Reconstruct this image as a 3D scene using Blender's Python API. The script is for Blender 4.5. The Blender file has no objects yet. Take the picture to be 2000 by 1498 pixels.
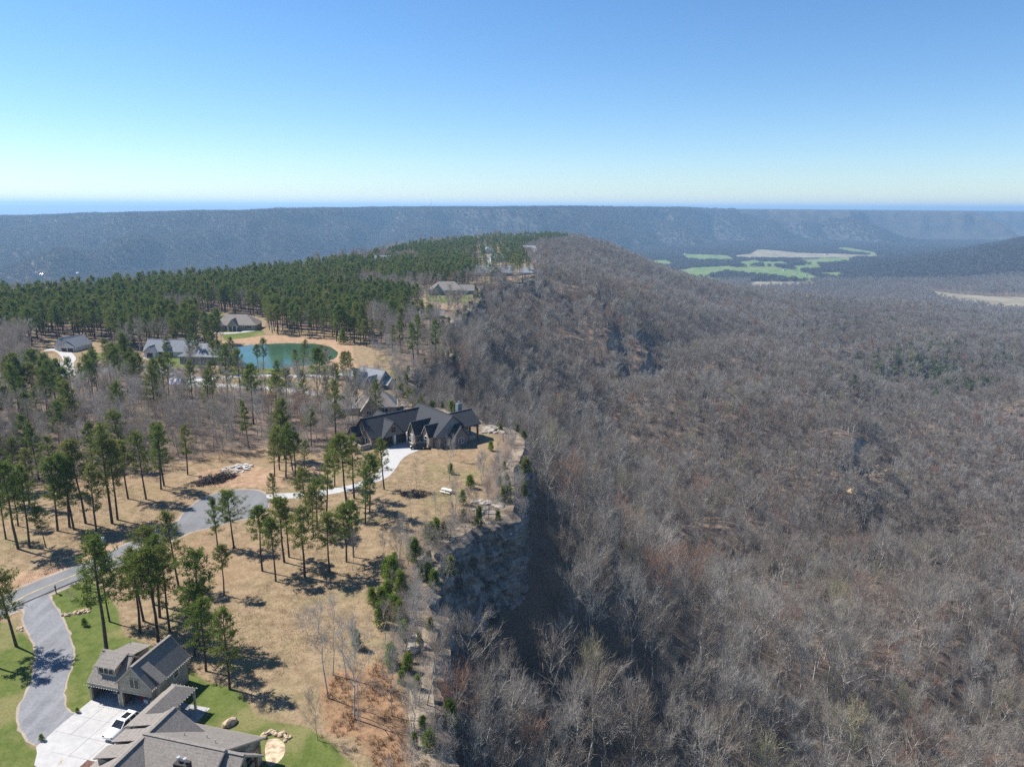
import bpy, math, random
import numpy as np
from mathutils import Vector, Matrix

# ------------------------------------------------------------------ camera, world, sun, exposure
sc = bpy.context.scene
C = sc.collection
CAM_Z, FPX, PITCH, ROLL = 65.0, 1387.0, 13.95, 0.29
cam = bpy.data.cameras.new('camera'); cam_o = bpy.data.objects.new('camera', cam); C.objects.link(cam_o)
cam.sensor_width = 36.0; cam.lens = 36.0 * FPX / 2000.0
cam.clip_start = 1.0; cam.clip_end = 120000.0
_p, _r = math.radians(PITCH), math.radians(ROLL)
_fw = Vector((0, math.cos(_p), -math.sin(_p))); _up0 = Vector((0, math.sin(_p), math.cos(_p))); _rt0 = Vector((1, 0, 0))
_rt = _rt0 * math.cos(_r) + _up0 * math.sin(_r); _up = _up0 * math.cos(_r) - _rt0 * math.sin(_r)
_m = Matrix((_rt, _up, -_fw)).transposed().to_4x4(); _m.translation = Vector((0, 0, CAM_Z))
cam_o.matrix_world = _m
sc.camera = cam_o

SUN_EL = math.radians(50)
SUN_DIR = Vector((-0.93 * math.cos(SUN_EL), 0.367 * math.cos(SUN_EL), math.sin(SUN_EL))).normalized()
w = bpy.data.worlds.new('World'); sc.world = w; w.use_nodes = True
nt = w.node_tree; nt.nodes.clear()
sky = nt.nodes.new('ShaderNodeTexSky'); sky.sky_type = 'NISHITA'; sky.sun_disc = False
sky.sun_elevation = SUN_EL; sky.sun_rotation = math.atan2(SUN_DIR.x, SUN_DIR.y)
sky.altitude = 300; sky.air_density = 1.0; sky.dust_density = 0.0; sky.ozone_density = 3.0
bg = nt.nodes.new('ShaderNodeBackground'); bg.inputs[1].default_value = 0.076
wo = nt.nodes.new('ShaderNodeOutputWorld')
hs = nt.nodes.new('ShaderNodeHueSaturation'); hs.inputs['Hue'].default_value = 0.497; hs.inputs['Saturation'].default_value = 1.15; hs.inputs['Value'].default_value = 1.0
nt.links.new(sky.outputs[0], hs.inputs['Color']); 
tint = nt.nodes.new('ShaderNodeMix'); tint.data_type = 'RGBA'; tint.blend_type = 'MULTIPLY'; tint.inputs[0].default_value = 1.0; tint.inputs[7].default_value = (0.84, 0.935, 1.07, 1)
nt.links.new(hs.outputs[0], tint.inputs[6]); nt.links.new(tint.outputs[2], bg.inputs[0]); nt.links.new(bg.outputs[0], wo.inputs[0])
sl = bpy.data.lights.new('sun', 'SUN'); sl.energy = 5.0; sl.angle = math.radians(0.53); sl.color = (1.0, 0.95, 0.88)
so = bpy.data.objects.new('sun', sl); C.objects.link(so)
so.rotation_euler = SUN_DIR.to_track_quat('Z', 'Y').to_euler()
sc.view_settings.view_transform = 'Standard'; sc.view_settings.look = 'None'
sc.view_settings.gamma = 1.0; sc.view_settings.use_curve_mapping = False
sc.view_settings.exposure = 0.88
sc.render.engine = 'CYCLES'
cy = sc.cycles
cy.max_bounces = 4; cy.diffuse_bounces = 2; cy.glossy_bounces = 2; cy.transmission_bounces = 2
cy.volume_bounces = 0; cy.transparent_max_bounces = 4; cy.use_denoising = False
cy.caustics_reflective = False; cy.caustics_refractive = False
HAZE_DENSITY = 1.05e-4

# ------------------------------------------------------------------ helpers
def ray(px, py):
    v = _rt * ((px - 1000) / FPX) + _up * ((749 - py) / FPX) + _fw
    return np.array(v)
def G(px, py, z=0.0):                      # point of the level z seen in that direction of the photograph
    d = ray(px, py); t = (z - CAM_Z) / d[2]
    return (d[0] * t, d[1] * t)
def GP(pts, z=0.0): return np.array([G(a, b, z) for a, b in pts])

_PERM = np.random.RandomState(7).rand(256, 256)
def vnoise(x, y):
    x = np.asarray(x, float); y = np.asarray(y, float)
    xi = np.floor(x).astype(int); yi = np.floor(y).astype(int); fx = x - xi; fy = y - yi
    fx = fx * fx * (3 - 2 * fx); fy = fy * fy * (3 - 2 * fy)
    a = _PERM[xi & 255, yi & 255]; b = _PERM[(xi + 1) & 255, yi & 255]
    c = _PERM[xi & 255, (yi + 1) & 255]; d = _PERM[(xi + 1) & 255, (yi + 1) & 255]
    return (a * (1 - fx) + b * fx) * (1 - fy) + (c * (1 - fx) + d * fx) * fy
def fbm(x, y, o=4):
    s = 0; a = 1; t = 0
    for i in range(o):
        s = s + a * vnoise(x * 2 ** i + 17.3 * i, y * 2 ** i + 5.1 * i); t += a; a *= 0.5
    return s / t
def sstep(a, b, x):
    t = np.clip((x - a) / (b - a), 0, 1); return t * t * (3 - 2 * t)
def sd_poly(x, y, P):                      # signed distance, negative inside
    x = np.asarray(x, float); y = np.asarray(y, float)
    d = np.full(x.shape, 1e18); ins = np.zeros(x.shape, bool); n = len(P)
    for i in range(n):
        ax, ay = P[i]; bx, by = P[(i + 1) % n]; ex, ey = bx - ax, by - ay
        t = np.clip(((x - ax) * ex + (y - ay) * ey) / (ex * ex + ey * ey + 1e-12), 0, 1)
        d = np.minimum(d, (x - ax - t * ex) ** 2 + (y - ay - t * ey) ** 2)
        if ay != by:
            ins ^= ((ay > y) != (by > y)) & (x < ex * (y - ay) / (by - ay) + ax)
    return np.where(ins, -1, 1) * np.sqrt(d)
def jag(P, step=4.0, amp=1.2, seed=0):     # roughened polyline
    out = []; r = np.random.RandomState(seed)
    for i in range(len(P) - 1):
        a, b = np.array(P[i], float), np.array(P[i + 1], float); L = np.linalg.norm(b - a); n = max(1, int(L / step))
        nrm = np.array([b[1] - a[1], a[0] - b[0]]) / max(L, 1e-6)
        for k in range(n):
            out.append(a + (b - a) * k / n + nrm * r.uniform(-amp, amp) * (0 if k == 0 else 1))
    out.append(np.array(P[-1], float)); return np.array(out)

def mesh_from(name, verts, faces, mats=(), fmat=None, smooth=False):
    me = bpy.data.meshes.new(name)
    verts = np.asarray(verts, np.float32)
    if isinstance(faces, np.ndarray):
        nf, k = faces.shape
        me.vertices.add(len(verts)); me.vertices.foreach_set('co', verts.ravel())
        me.loops.add(nf * k); me.loops.foreach_set('vertex_index', faces.astype(np.int32).ravel())
        me.polygons.add(nf); me.polygons.foreach_set('loop_start', np.arange(0, nf * k, k, dtype=np.int32))
        me.polygons.foreach_set('loop_total', np.full(nf, k, np.int32)); me.update(calc_edges=True)
    else:
        me.from_pydata([tuple(map(float, v)) for v in verts], [], faces); me.update()
    for m in mats: me.materials.append(m)
    if fmat is not None: me.polygons.foreach_set('material_index', np.asarray(fmat, np.int32))
    me.polygons.foreach_set('use_smooth', np.full(len(me.polygons), smooth)); me.update()
    return me
def link(name, data, parent=None, loc=(0, 0, 0), rot=(0, 0, 0), scl=(1, 1, 1)):
    o = bpy.data.objects.new(name, data); C.objects.link(o)
    if parent: o.parent = parent
    o.location = loc; o.rotation_euler = rot; o.scale = scl; return o
def tag(o, label=None, cat=None, group=None, kind=None):
    if label: o['label'] = label
    if cat: o['category'] = cat
    if group: o['group'] = group
    if kind: o['kind'] = kind
    return o

class MB:
    def __init__(s): s.v = []; s.f = []
    def quad(s, *p):
        n = len(s.v); s.v += [tuple(q) for q in p]; s.f.append(tuple(range(n, n + len(p)))); return s
    def box(s, x0, x1, y0, y1, z0, z1):
        n = len(s.v)
        s.v += [(x0, y0, z0), (x1, y0, z0), (x1, y1, z0), (x0, y1, z0), (x0, y0, z1), (x1, y0, z1), (x1, y1, z1), (x0, y1, z1)]
        s.f += [tuple(n + i for i in q) for q in ((3, 2, 1, 0), (4, 5, 6, 7), (0, 1, 5, 4), (1, 2, 6, 5), (2, 3, 7, 6), (3, 0, 4, 7))]; return s
    def hull8(s, b, t):
        n = len(s.v); s.v += [tuple(q) for q in list(b) + list(t)]; k = len(b)
        s.f.append(tuple(n + i for i in range(k - 1, -1, -1))); s.f.append(tuple(n + k + i for i in range(k)))
        for i in range(k):
            j = (i + 1) % k; s.f.append((n + i, n + j, n + k + j, n + k + i))
        return s
    def slab(s, pts, th):                  # planar polygon thickened downwards along its normal
        p = [Vector(q) for q in pts]; nr = (p[1] - p[0]).cross(p[2] - p[0]).normalized()
        if nr.z < 0: p = p[::-1]; nr = -nr
        return s.hull8([q - nr * th for q in p], p)
    def tube(s, a, b, r0, r1, n=6):
        a = Vector(a); b = Vector(b); d = (b - a).normalized(); u = d.orthogonal().normalized(); w_ = d.cross(u)
        A = [a + (u * math.cos(2 * math.pi * i / n) + w_ * math.sin(2 * math.pi * i / n)) * r0 for i in range(n)]
        B = [b + (u * math.cos(2 * math.pi * i / n) + w_ * math.sin(2 * math.pi * i / n)) * r1 for i in range(n)]
        return s.hull8(A, B)
    def build(s, name, mat, parent=None, smooth=False, **k):
        me = mesh_from(name, s.v, s.f, [mat], None, smooth); return link(name, me, parent, **k)

# ------------------------------------------------------------------ materials
MATS = {}
def newmat(name):
    m = bpy.data.materials.new(name); m.use_nodes = True; m.node_tree.nodes.clear(); MATS[name] = m
    return m, m.node_tree
def N(t, typ, **kw):
    n = t.nodes.new(typ)
    for k, v in kw.items():
        if k.startswith('i_'): n.inputs[k[2:].replace('_', ' ')].default_value = v
        else: setattr(n, k, v)
    return n
def mixc(t, f, a, b, blend='MIX'):
    n = t.nodes.new('ShaderNodeMix'); n.data_type = 'RGBA'; n.blend_type = blend
    for s_, v in ((n.inputs[0], f), (n.inputs[6], a), (n.inputs[7], b)):
        if isinstance(v, (int, float)): s_.default_value = v
        elif isinstance(v, tuple): s_.default_value = (*v, 1) if len(v) == 3 else v
        else: t.links.new(v, s_)
    return n.outputs[2]
def mth(t, op, a, b=0.0, c=0.0, clamp=False):
    n = t.nodes.new('ShaderNodeMath'); n.operation = op; n.use_clamp = clamp
    for s_, v in zip(n.inputs, (a, b, c)):
        if isinstance(v, (int, float)): s_.default_value = v
        else: t.links.new(v, s_)
    return n.outputs[0]
def noise(t, vec, scale, detail=3, rough=0.55, dist=0.0):
    n = t.nodes.new('ShaderNodeTexNoise'); n.inputs['Scale'].default_value = scale; n.inputs['Detail'].default_value = detail
    n.inputs['Roughness'].default_value = rough; n.inputs['Distortion'].default_value = dist
    if vec is not None: t.links.new(vec, n.inputs['Vector'])
    return n.outputs[0]
def rng01(t, v, a, b):
    n = t.nodes.new('ShaderNodeMapRange'); n.interpolation_type = 'SMOOTHSTEP'; t.links.new(v, n.inputs[0])
    n.inputs[1].default_value = a; n.inputs[2].default_value = b; return n.outputs[0]
def bsdf(t, col, rough=0.8, spec=0.2, metal=0.0, bump=None, bstr=0.3, bdist=0.05):
    b = t.nodes.new('ShaderNodeBsdfPrincipled'); o = t.nodes.new('ShaderNodeOutputMaterial')
    if isinstance(col, tuple): b.inputs['Base Color'].default_value = (*col, 1)
    else: t.links.new(col, b.inputs['Base Color'])
    if isinstance(rough, float): b.inputs['Roughness'].default_value = rough
    else: t.links.new(rough, b.inputs['Roughness'])
    b.inputs['Specular IOR Level'].default_value = spec; b.inputs['Metallic'].default_value = metal
    if bump is not None:
        bn = t.nodes.new('ShaderNodeBump'); bn.inputs['Strength'].default_value = bstr; bn.inputs['Distance'].default_value = bdist
        t.links.new(bump, bn.inputs['Height']); t.links.new(bn.outputs[0], b.inputs['Normal'])
    t.links.new(b.outputs[0], o.inputs[0]); return b
def objco(t): return t.nodes.new('ShaderNodeTexCoord').outputs['Object']
def geopos(t): return t.nodes.new('ShaderNodeNewGeometry').outputs['Position']

def simple(name, col, var=0.15, scale=1.5, rough=0.8, spec=0.2, metal=0.0, bump=0.0, dark=None):
    m, t = newmat(name); v = objco(t)
    n = noise(t, v, scale, 4, 0.6)
    d = dark or tuple(c * (1 - var * 1.6) for c in col); l = tuple(min(1, c * (1 + var)) for c in col)
    c = mixc(t, rng01(t, n, 0.3, 0.7), d, l)
    bsdf(t, c, rough, spec, metal, n if bump else None, bump, 0.05); return m

def roof_mat(name, col):
    m, t = newmat(name); v = objco(t)
    sp = t.nodes.new('ShaderNodeSeparateXYZ'); t.links.new(v, sp.inputs[0])
    fine = noise(t, v, 6.0, 4, 0.7); big = noise(t, v, 0.5, 3)
    cr = mth(t, 'FRACT', mth(t, 'MULTIPLY', sp.outputs[2], 5.5))
    line = rng01(t, cr, 0.0, 0.25)
    tab = noise(t, v, 2.6, 1, 0.4)
    c = mixc(t, rng01(t, fine, 0.3, 0.7), tuple(x * 0.7 for x in col), tuple(x * 1.25 for x in col))
    c = mixc(t, mth(t, 'MULTIPLY', mth(t, 'SUBTRACT', 1.0, line), 0.45), c, tuple(x * 0.35 for x in col))
    c = mixc(t, mth(t, 'MULTIPLY', rng01(t, tab, 0.4, 0.6), 0.25), c, tuple(x * 1.4 for x in col))
    c = mixc(t, mth(t, 'MULTIPLY', rng01(t, big, 0.35, 0.7), 0.3), c, tuple(x * 0.75 for x in col))
    bsdf(t, c, 0.85, 0.15, 0.0, cr, 0.4, 0.03); return m
def siding_mat(name, col, vertical=False):
    m, t = newmat(name); v = objco(t)
    sp = t.nodes.new('ShaderNodeSeparateXYZ'); t.links.new(v, sp.inputs[0])
    if vertical: cr = mth(t, 'FRACT', mth(t, 'MULTIPLY', mth(t, 'ADD', sp.outputs[0], sp.outputs[1]), 2.5))
    else: cr = mth(t, 'FRACT', mth(t, 'MULTIPLY', sp.outputs[2], 5.0))
    n = noise(t, v, 1.2, 4)
    c = mixc(t, rng01(t, n, 0.3, 0.7), tuple(x * 0.86 for x in col), tuple(x * 1.08 for x in col))
    c = mixc(t, mth(t, 'MULTIPLY', mth(t, 'LESS_THAN', cr, 0.12), 0.5), c, tuple(x * 0.4 for x in col))
    bsdf(t, c, 0.7, 0.25, 0.0, cr, 0.5, 0.03); return m
def stone_mat(name, c1, c2, scale=2.2):
    m, t = newmat(name); v = objco(t)
    vo = t.nodes.new('ShaderNodeTexVoronoi'); vo.inputs['Scale'].default_value = scale; t.links.new(v, vo.inputs[0])
    ve = t.nodes.new('ShaderNodeTexVoronoi'); ve.feature = 'DISTANCE_TO_EDGE'; ve.inputs['Scale'].default_value = scale; t.links.new(v, ve.inputs[0])
    sp = t.nodes.new('ShaderNodeSeparateColor'); t.links.new(vo.outputs['Color'], sp.inputs[0])
    c = mixc(t, sp.outputs[0], c1, c2)
    c = mixc(t, rng01(t, ve.outputs[0], 0.0, 0.06), tuple(x * 0.5 for x in c1), c)
    bsdf(t, c, 0.85, 0.15, 0.0, ve.outputs[0], 0.5, 0.05); return m

M = {}
M['roof_grey'] = roof_mat('weathered_grey_shingle', (0.2, 0.18, 0.16))
M['roof_dark'] = roof_mat('charcoal_shingle', (0.045, 0.048, 0.055))
M['roof_slate'] = roof_mat('blue_grey_shingle', (0.22, 0.235, 0.255))
M['roof_brown'] = roof_mat('brown_grey_shingle', (0.24, 0.215, 0.19))
M['siding_olive'] = siding_mat('olive_taupe_siding', (0.34, 0.305, 0.24))
M['siding_grey'] = siding_mat('grey_blue_siding', (0.2, 0.22, 0.24))
M['siding_white'] = siding_mat('white_siding', (0.62, 0.62, 0.6))
M['siding_green'] = siding_mat('sage_siding', (0.22, 0.25, 0.2))
M['batten_grey'] = siding_mat('board_batten_grey', (0.17, 0.16, 0.15), True)
M['siding_tan'] = siding_mat('tan_siding', (0.36, 0.31, 0.25))
M['brick'] = stone_mat('mixed_stone_veneer', (0.16, 0.12, 0.1), (0.34, 0.28, 0.23), 2.4)
M['stone_tan'] = stone_mat('tan_stone_veneer', (0.3, 0.25, 0.2), (0.5, 0.43, 0.34), 2.0)
M['trim'] = simple('tan_trim', (0.42, 0.37, 0.29), 0.08)
M['trim_white'] = simple('white_trim', (0.75, 0.74, 0.7), 0.06)
M['trim_dark'] = simple('dark_trim', (0.05, 0.045, 0.04), 0.1)
M['glass'] = simple('window_glass', (0.02, 0.024, 0.03), 0.2, 1.0, 0.12, 0.35)
M['wood'] = simple('stained_timber', (0.2, 0.11, 0.05), 0.25, 3.0)
M['door_brown'] = simple('brown_wood_door', (0.09, 0.05, 0.035), 0.15)
M['interior'] = simple('garage_interior', (0.1, 0.095, 0.09), 0.1)
M['metal'] = simple('galvanised_metal', (0.55, 0.56, 0.57), 0.05, 2, 0.35, 0.5, 0.8)
M['bulb'] = simple('white_bulb', (0.85, 0.85, 0.83), 0.02)
M['car_white'] = simple('white_car_paint', (0.78, 0.78, 0.77), 0.02, 1, 0.2, 0.6)
M['car_black'] = simple('black_car_paint', (0.02, 0.02, 0.022), 0.1, 1, 0.25, 0.6)
M['rubber'] = simple('tyre_rubber', (0.02, 0.02, 0.02), 0.1)
M['red'] = simple('red_plastic', (0.5, 0.02, 0.02), 0.1)
M['blue'] = simple('blue_plastic', (0.04, 0.1, 0.4), 0.1)
M['green_box'] = simple('utility_green', (0.32, 0.37, 0.34), 0.08)
M['bark_pine'] = simple('pine_bark', (0.1, 0.078, 0.06), 0.35, 3.0, 0.95, 0.05)
M['boulder'] = simple('sandstone_boulder', (0.3, 0.265, 0.225), 0.35, 0.8, 0.9, 0.1, 0, 0.5)
M['boulder_tan'] = simple('tan_fieldstone', (0.5, 0.38, 0.26), 0.3, 1.2, 0.9, 0.1, 0, 0.5)
M['brush'] = simple('brush_pile_wood', (0.07, 0.055, 0.045), 0.4, 3.0)
M['slabs'] = simple('pale_rubble', (0.42, 0.41, 0.39), 0.25, 1.0)
M['mulch'] = simple('red_brown_mulch', (0.13, 0.07, 0.05), 0.3, 4.0)
M['terrace'] = stone_mat('flagstone_patio', (0.25, 0.25, 0.25), (0.4, 0.39, 0.37), 1.0)

def rnd_tint(t, cols, patch_scale=0.006):
    oi = t.nodes.new('ShaderNodeObjectInfo')
    cr = t.nodes.new('ShaderNodeValToRGB'); cr.color_ramp.interpolation = 'CONSTANT'
    el = cr.color_ramp.elements
    while len(el) < len(cols): el.new(0.5)
    for i, (pos, c) in enumerate(cols): el[i].position = pos; el[i].color = (*c, 1)
    t.links.new(oi.outputs['Random'], cr.inputs[0])
    return cr.outputs[0], oi
def leafy(name, cols, trans=0.38, vs=0.5):
    m, t = newmat(name); c, oi = rnd_tint(t, cols)
    n = noise(t, oi.outputs['Location'], 0.012, 3)
    g = noise(t, objco(t), vs, 2)
    c = mixc(t, mth(t, 'MULTIPLY', rng01(t, n, 0.35, 0.65), 0.5), c, tuple(x * 0.75 for x in cols[0][1]))
    c = mixc(t, mth(t, 'MULTIPLY', rng01(t, g, 0.3, 0.75), 0.35), c, (0.17, 0.19, 0.045))
    d = t.nodes.new('ShaderNodeBsdfDiffuse'); tr = t.nodes.new('ShaderNodeBsdfTranslucent'); mx = t.nodes.new('ShaderNodeMixShader')
    t.links.new(c, d.inputs[0]); t.links.new(c, tr.inputs[0]); mx.inputs[0].default_value = trans
    o = t.nodes.new('ShaderNodeOutputMaterial')
    t.links.new(d.outputs[0], mx.inputs[1]); t.links.new(tr.outputs[0], mx.inputs[2]); t.links.new(mx.outputs[0], o.inputs[0]); return m
def twiggy(name, cols, k2=1.0):
    m, t = newmat(name); c, oi = rnd_tint(t, cols)
    n = noise(t, oi.outputs['Location'], 0.007, 4)
    n2 = noise(t, oi.outputs['Location'], 0.03, 2)
    c = mixc(t, mth(t, 'MULTIPLY', rng01(t, n, 0.42, 0.62), 0.5), c, (0.2 * k2, 0.165 * k2, 0.135 * k2))
    c = mixc(t, mth(t, 'MULTIPLY', rng01(t, n2, 0.5, 0.7), 0.35), c, (0.28 * k2, 0.265 * k2, 0.24 * k2))
    d = t.nodes.new('ShaderNodeBsdfDiffuse'); t.links.new(c, d.inputs[0])
    tr = t.nodes.new('ShaderNodeBsdfTranslucent'); t.links.new(c, tr.inputs[0])
    mx = t.nodes.new('ShaderNodeMixShader'); mx.inputs[0].default_value = 0.3
    o = t.nodes.new('ShaderNodeOutputMaterial')
    t.links.new(d.outputs[0], mx.inputs[1]); t.links.new(tr.outputs[0], mx.inputs[2]); t.links.new(mx.outputs[0], o.inputs[0]); return m
M['needles'] = leafy('pine_needles', [(0.0, (0.14, 0.19, 0.042)), (0.3, (0.185, 0.21, 0.055)), (0.55, (0.115, 0.17, 0.04)), (0.8, (0.21, 0.215, 0.065))])
M['needles_bright'] = leafy('young_pine_needles', [(0.0, (0.16, 0.24, 0.035)), (0.4, (0.19, 0.25, 0.05)), (0.7, (0.12, 0.2, 0.03))])
M['twigs'] = twiggy('bare_twigs', [(0.0, (0.29, 0.255, 0.215)), (0.3, (0.35, 0.32, 0.285)), (0.5, (0.235, 0.195, 0.16)), (0.76, (0.33, 0.31, 0.28)), (0.9, (0.31, 0.19, 0.135)), (0.96, (0.32, 0.29, 0.18))])
M['bark'] = simple('grey_bark', (0.4, 0.38, 0.355), 0.35, 1.5, 0.95, 0.05)
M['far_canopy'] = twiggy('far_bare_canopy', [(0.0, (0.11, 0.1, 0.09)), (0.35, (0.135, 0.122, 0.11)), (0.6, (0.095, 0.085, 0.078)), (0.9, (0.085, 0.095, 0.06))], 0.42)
M['broom'] = simple('orange_broomsedge', (0.33, 0.19, 0.1), 0.3, 0.7, 0.95, 0.05)

def rock_mat():
    m, t = newmat('cliff_rock'); v = geopos(t)
    mp = t.nodes.new('ShaderNodeMapping'); mp.inputs['Scale'].default_value = (0.35, 0.35, 1.6); t.links.new(v, mp.inputs[0])
    a = noise(t, mp.outputs[0], 0.6, 6, 0.65); b = noise(t, v, 0.15, 4); s = noise(t, v, 2.0, 5, 0.7)
    mp2 = t.nodes.new('ShaderNodeMapping'); mp2.inputs['Scale'].default_value = (1.2, 1.2, 0.12); t.links.new(v, mp2.inputs[0])
    st = noise(t, mp2.outputs[0], 0.5, 4)
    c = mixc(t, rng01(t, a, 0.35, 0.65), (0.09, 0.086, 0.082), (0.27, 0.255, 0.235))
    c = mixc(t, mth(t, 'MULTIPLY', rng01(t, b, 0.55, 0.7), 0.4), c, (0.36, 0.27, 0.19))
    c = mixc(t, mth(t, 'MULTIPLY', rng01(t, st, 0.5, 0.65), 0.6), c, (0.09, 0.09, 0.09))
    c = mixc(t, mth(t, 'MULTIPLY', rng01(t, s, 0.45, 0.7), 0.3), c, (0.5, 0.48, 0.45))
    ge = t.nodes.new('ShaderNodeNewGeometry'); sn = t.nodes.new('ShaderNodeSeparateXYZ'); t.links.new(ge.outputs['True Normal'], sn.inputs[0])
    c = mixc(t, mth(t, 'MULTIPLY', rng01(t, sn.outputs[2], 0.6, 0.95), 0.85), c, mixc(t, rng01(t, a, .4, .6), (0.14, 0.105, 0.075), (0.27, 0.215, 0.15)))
    bsdf(t, c, 0.9, 0.1, 0, a, 0.8, 0.5); return m
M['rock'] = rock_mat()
def gravel_mat(name, c1, c2, sc_=3.0, patch=0.25, edge=None):
    m, t = newmat(name); v = geopos(t)
    a = noise(t, v, sc_, 5, 0.7); b = noise(t, v, patch, 4)
    mp = t.nodes.new('ShaderNodeMapping'); mp.inputs['Scale'].default_value = (0.9, 0.08, 1); mp.inputs['Rotation'].default_value = (0, 0, 0.15); t.links.new(v, mp.inputs[0])
    tr = noise(t, mp.outputs[0], 0.8, 3)
    c = mixc(t, rng01(t, a, 0.3, 0.7), c1, c2)
    c = mixc(t, mth(t, 'MULTIPLY', rng01(t, b, 0.45, 0.7), 0.5), c, tuple(x * 0.75 for x in c1))
    c = mixc(t, mth(t, 'MULTIPLY', rng01(t, tr, 0.5, 0.65), 0.3), c, tuple(min(1, x * 1.25) for x in c2))
    c = mixc(t, mth(t, 'MULTIPLY', rng01(t, noise(t, v, 0.6, 6, 0.8), 0.52, 0.7), 0.45), c, tuple(x * 0.6 for x in c1))
    bsdf(t, c, 0.9, 0.1, 0, a, 0.4, 0.05); return m
M['gravel'] = gravel_mat('grey_gravel', (0.16, 0.162, 0.17), (0.22, 0.222, 0.235))
M['asphalt'] = gravel_mat('aged_asphalt', (0.15, 0.152, 0.155), (0.18, 0.182, 0.187), 2.5, 0.12)
M['shoulder'] = gravel_mat('tan_gravel_edge', (0.25, 0.21, 0.17), (0.34, 0.28, 0.23))
M['yellow'] = simple('worn_yellow_paint', (0.5, 0.4, 0.18), 0.25, 0.8)
def concrete_mat():
    m, t = newmat('pale_concrete'); v = geopos(t)
    a = noise(t, v, 1.2, 5, 0.65); b = noise(t, v, 0.2, 3)
    c = mixc(t, rng01(t, a, 0.3, 0.7), (0.35, 0.345, 0.335), (0.42, 0.41, 0.395))
    c = mixc(t, mth(t, 'MULTIPLY', rng01(t, b, 0.5, 0.75), 0.3), c, (0.25, 0.245, 0.24))
    bsdf(t, c, 0.85, 0.2, 0, a, 0.1, 0.02); return m
M['concrete'] = concrete_mat()
def water_mat():
    m, t = newmat('pond_water'); v = geopos(t)
    n = noise(t, v, 0.8, 3); bsdf(t, mixc(t, rng01(t, noise(t, v, .05, 4), .35, .65), (0.03, 0.075, 0.05), (0.045, 0.1, 0.06)), 0.1, 0.3, 0, n, 0.12, 0.05); return m
M['water'] = water_mat()

# ------------------------------------------------------------------ the shape of the land
RIM = [(872, 1700), (868, 1560), (862, 1498), (852, 1420), (846, 1350), (850, 1280), (846, 1200), (840, 1130), (846, 1085), (868, 1062), (905, 1045), (935, 1026),
       (968, 1014), (1000, 1004), (1008, 962), (1004, 930), (1014, 905), (1024, 880), (1022, 856), (1004, 841), (985, 834), (950, 831),
       (925, 815), (880, 800), (815, 796), (797, 780), (794, 740), (803, 722), (835, 716), (870, 706), (878, 680), (862, 655),
       (872, 636), (902, 624), (922, 602), (938, 582), (936, 562), (975, 547), (1030, 549), (1064, 541), (1052, 518), (1038, 502), (1052, 488)]
RIMW = GP(RIM)
RIMW = np.vstack([RIMW[:1] + [[2, -60]], RIMW])
rim_near = jag(RIMW[:29], 3.6, 1.9, 3)
rim_far = jag(RIMW[28:], 14.0, 3.0, 5)
NOSE = [(95, 1250), (120, 1350), (110, 1440), (40, 1480), (-40, 1420), (-105, 1250), (-150, 1080), (-160, 930), (-195, 700), (-240, 590), (-300, 490), (-400, 470), (-520, 420), (-640, 300), (-640, -150)]
PLATEAU = np.vstack([rim_near, rim_far[1:], np.array(NOSE, float)])
PNEAR = ([-3.4, -2.2, -0.7, 4, 40, 110, 250, 450, 700, 1000, 1300, 2500], [0, -0.4, -11, -15, -50, -85, -115, -140, -155, -172, -185, -185])
PFAR = ([-3, 2, 20, 70, 150, 260, 400, 500, 700, 1000, 1300, 2500], [0, -3, -8, -20, -50, -88, -110, -118, -136, -168, -185, -185])
PNOSE = ([-2, 3, 100, 300, 700, 2500], [0, -3, -55, -115, -185, -185])
POND = GP([(432, 686), (472, 675), (525, 671), (575, 670), (617, 671), (640, 677), (654, 687), (650, 697), (625, 706), (587, 712), (540, 716), (495, 716), (462, 710), (437, 697)])
LEDGES = []       # (x, y, normal angle, half length, height)
def Hbase(x, y):
    s = sd_poly(x, y, PLATEAU)
    near = np.interp(s, *PNEAR) - 8 * np.exp(-((y - 132) / 24) ** 2) * np.interp(s, [-2.2, -0.7, 14, 45], [0, 1, 1, 0]); far = np.interp(s, *PFAR); nose = np.interp(s, *PNOSE)
    k = sstep(330, 1150, y); z = near * (1 - k) + far * k
    k2 = sstep(1400, 1750, y); z = z * (1 - k2) + nose * k2
    west = (x < -60) & (y > 60); k3 = np.where(x < -60, sstep(-60, -160, x), 0)
    z = z * (1 - k3) + np.interp(s, [-2, 3, 60, 300, 700, 2500], [0, -3, -45, -140, -185, -185]) * k3
    # ravines and shoulders on the slopes
    a = sstep(6, 110, s) * (1 - sstep(1300, 2100, y))
    u = x * 0.9 + y * 0.35; v_ = -x * 0.35 + y * 0.9
    a = a * (1 - 0.6 * sstep(700, 1200, y))
    rid = np.abs(fbm(u / 420 + 3.1, v_ / 150 + 1.7, 3) - 0.5) * 2
    z = z + a * (fbm(x / 80, y / 95, 4) - 0.5) * 28 + a * (rid - 0.35) * 50 * (1 - 0.5 * sstep(700, 1300, s))
    for lx, ly, an, hl, ht in LEDGES:
        t = (x - lx) * math.cos(an) + (y - ly) * math.sin(an); l = -(x - lx) * math.sin(an) + (y - ly) * math.cos(an)
        t = t + (fbm(l / 18, t * 0 + 2.0, 3) - 0.5) * 20
        f = np.where(t < 0, np.exp(-(t / 45) ** 2), 1 - sstep(0, 4, t))
        z = z + ht * np.exp(-(l / hl) ** 4) * f
    return z, s
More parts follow.
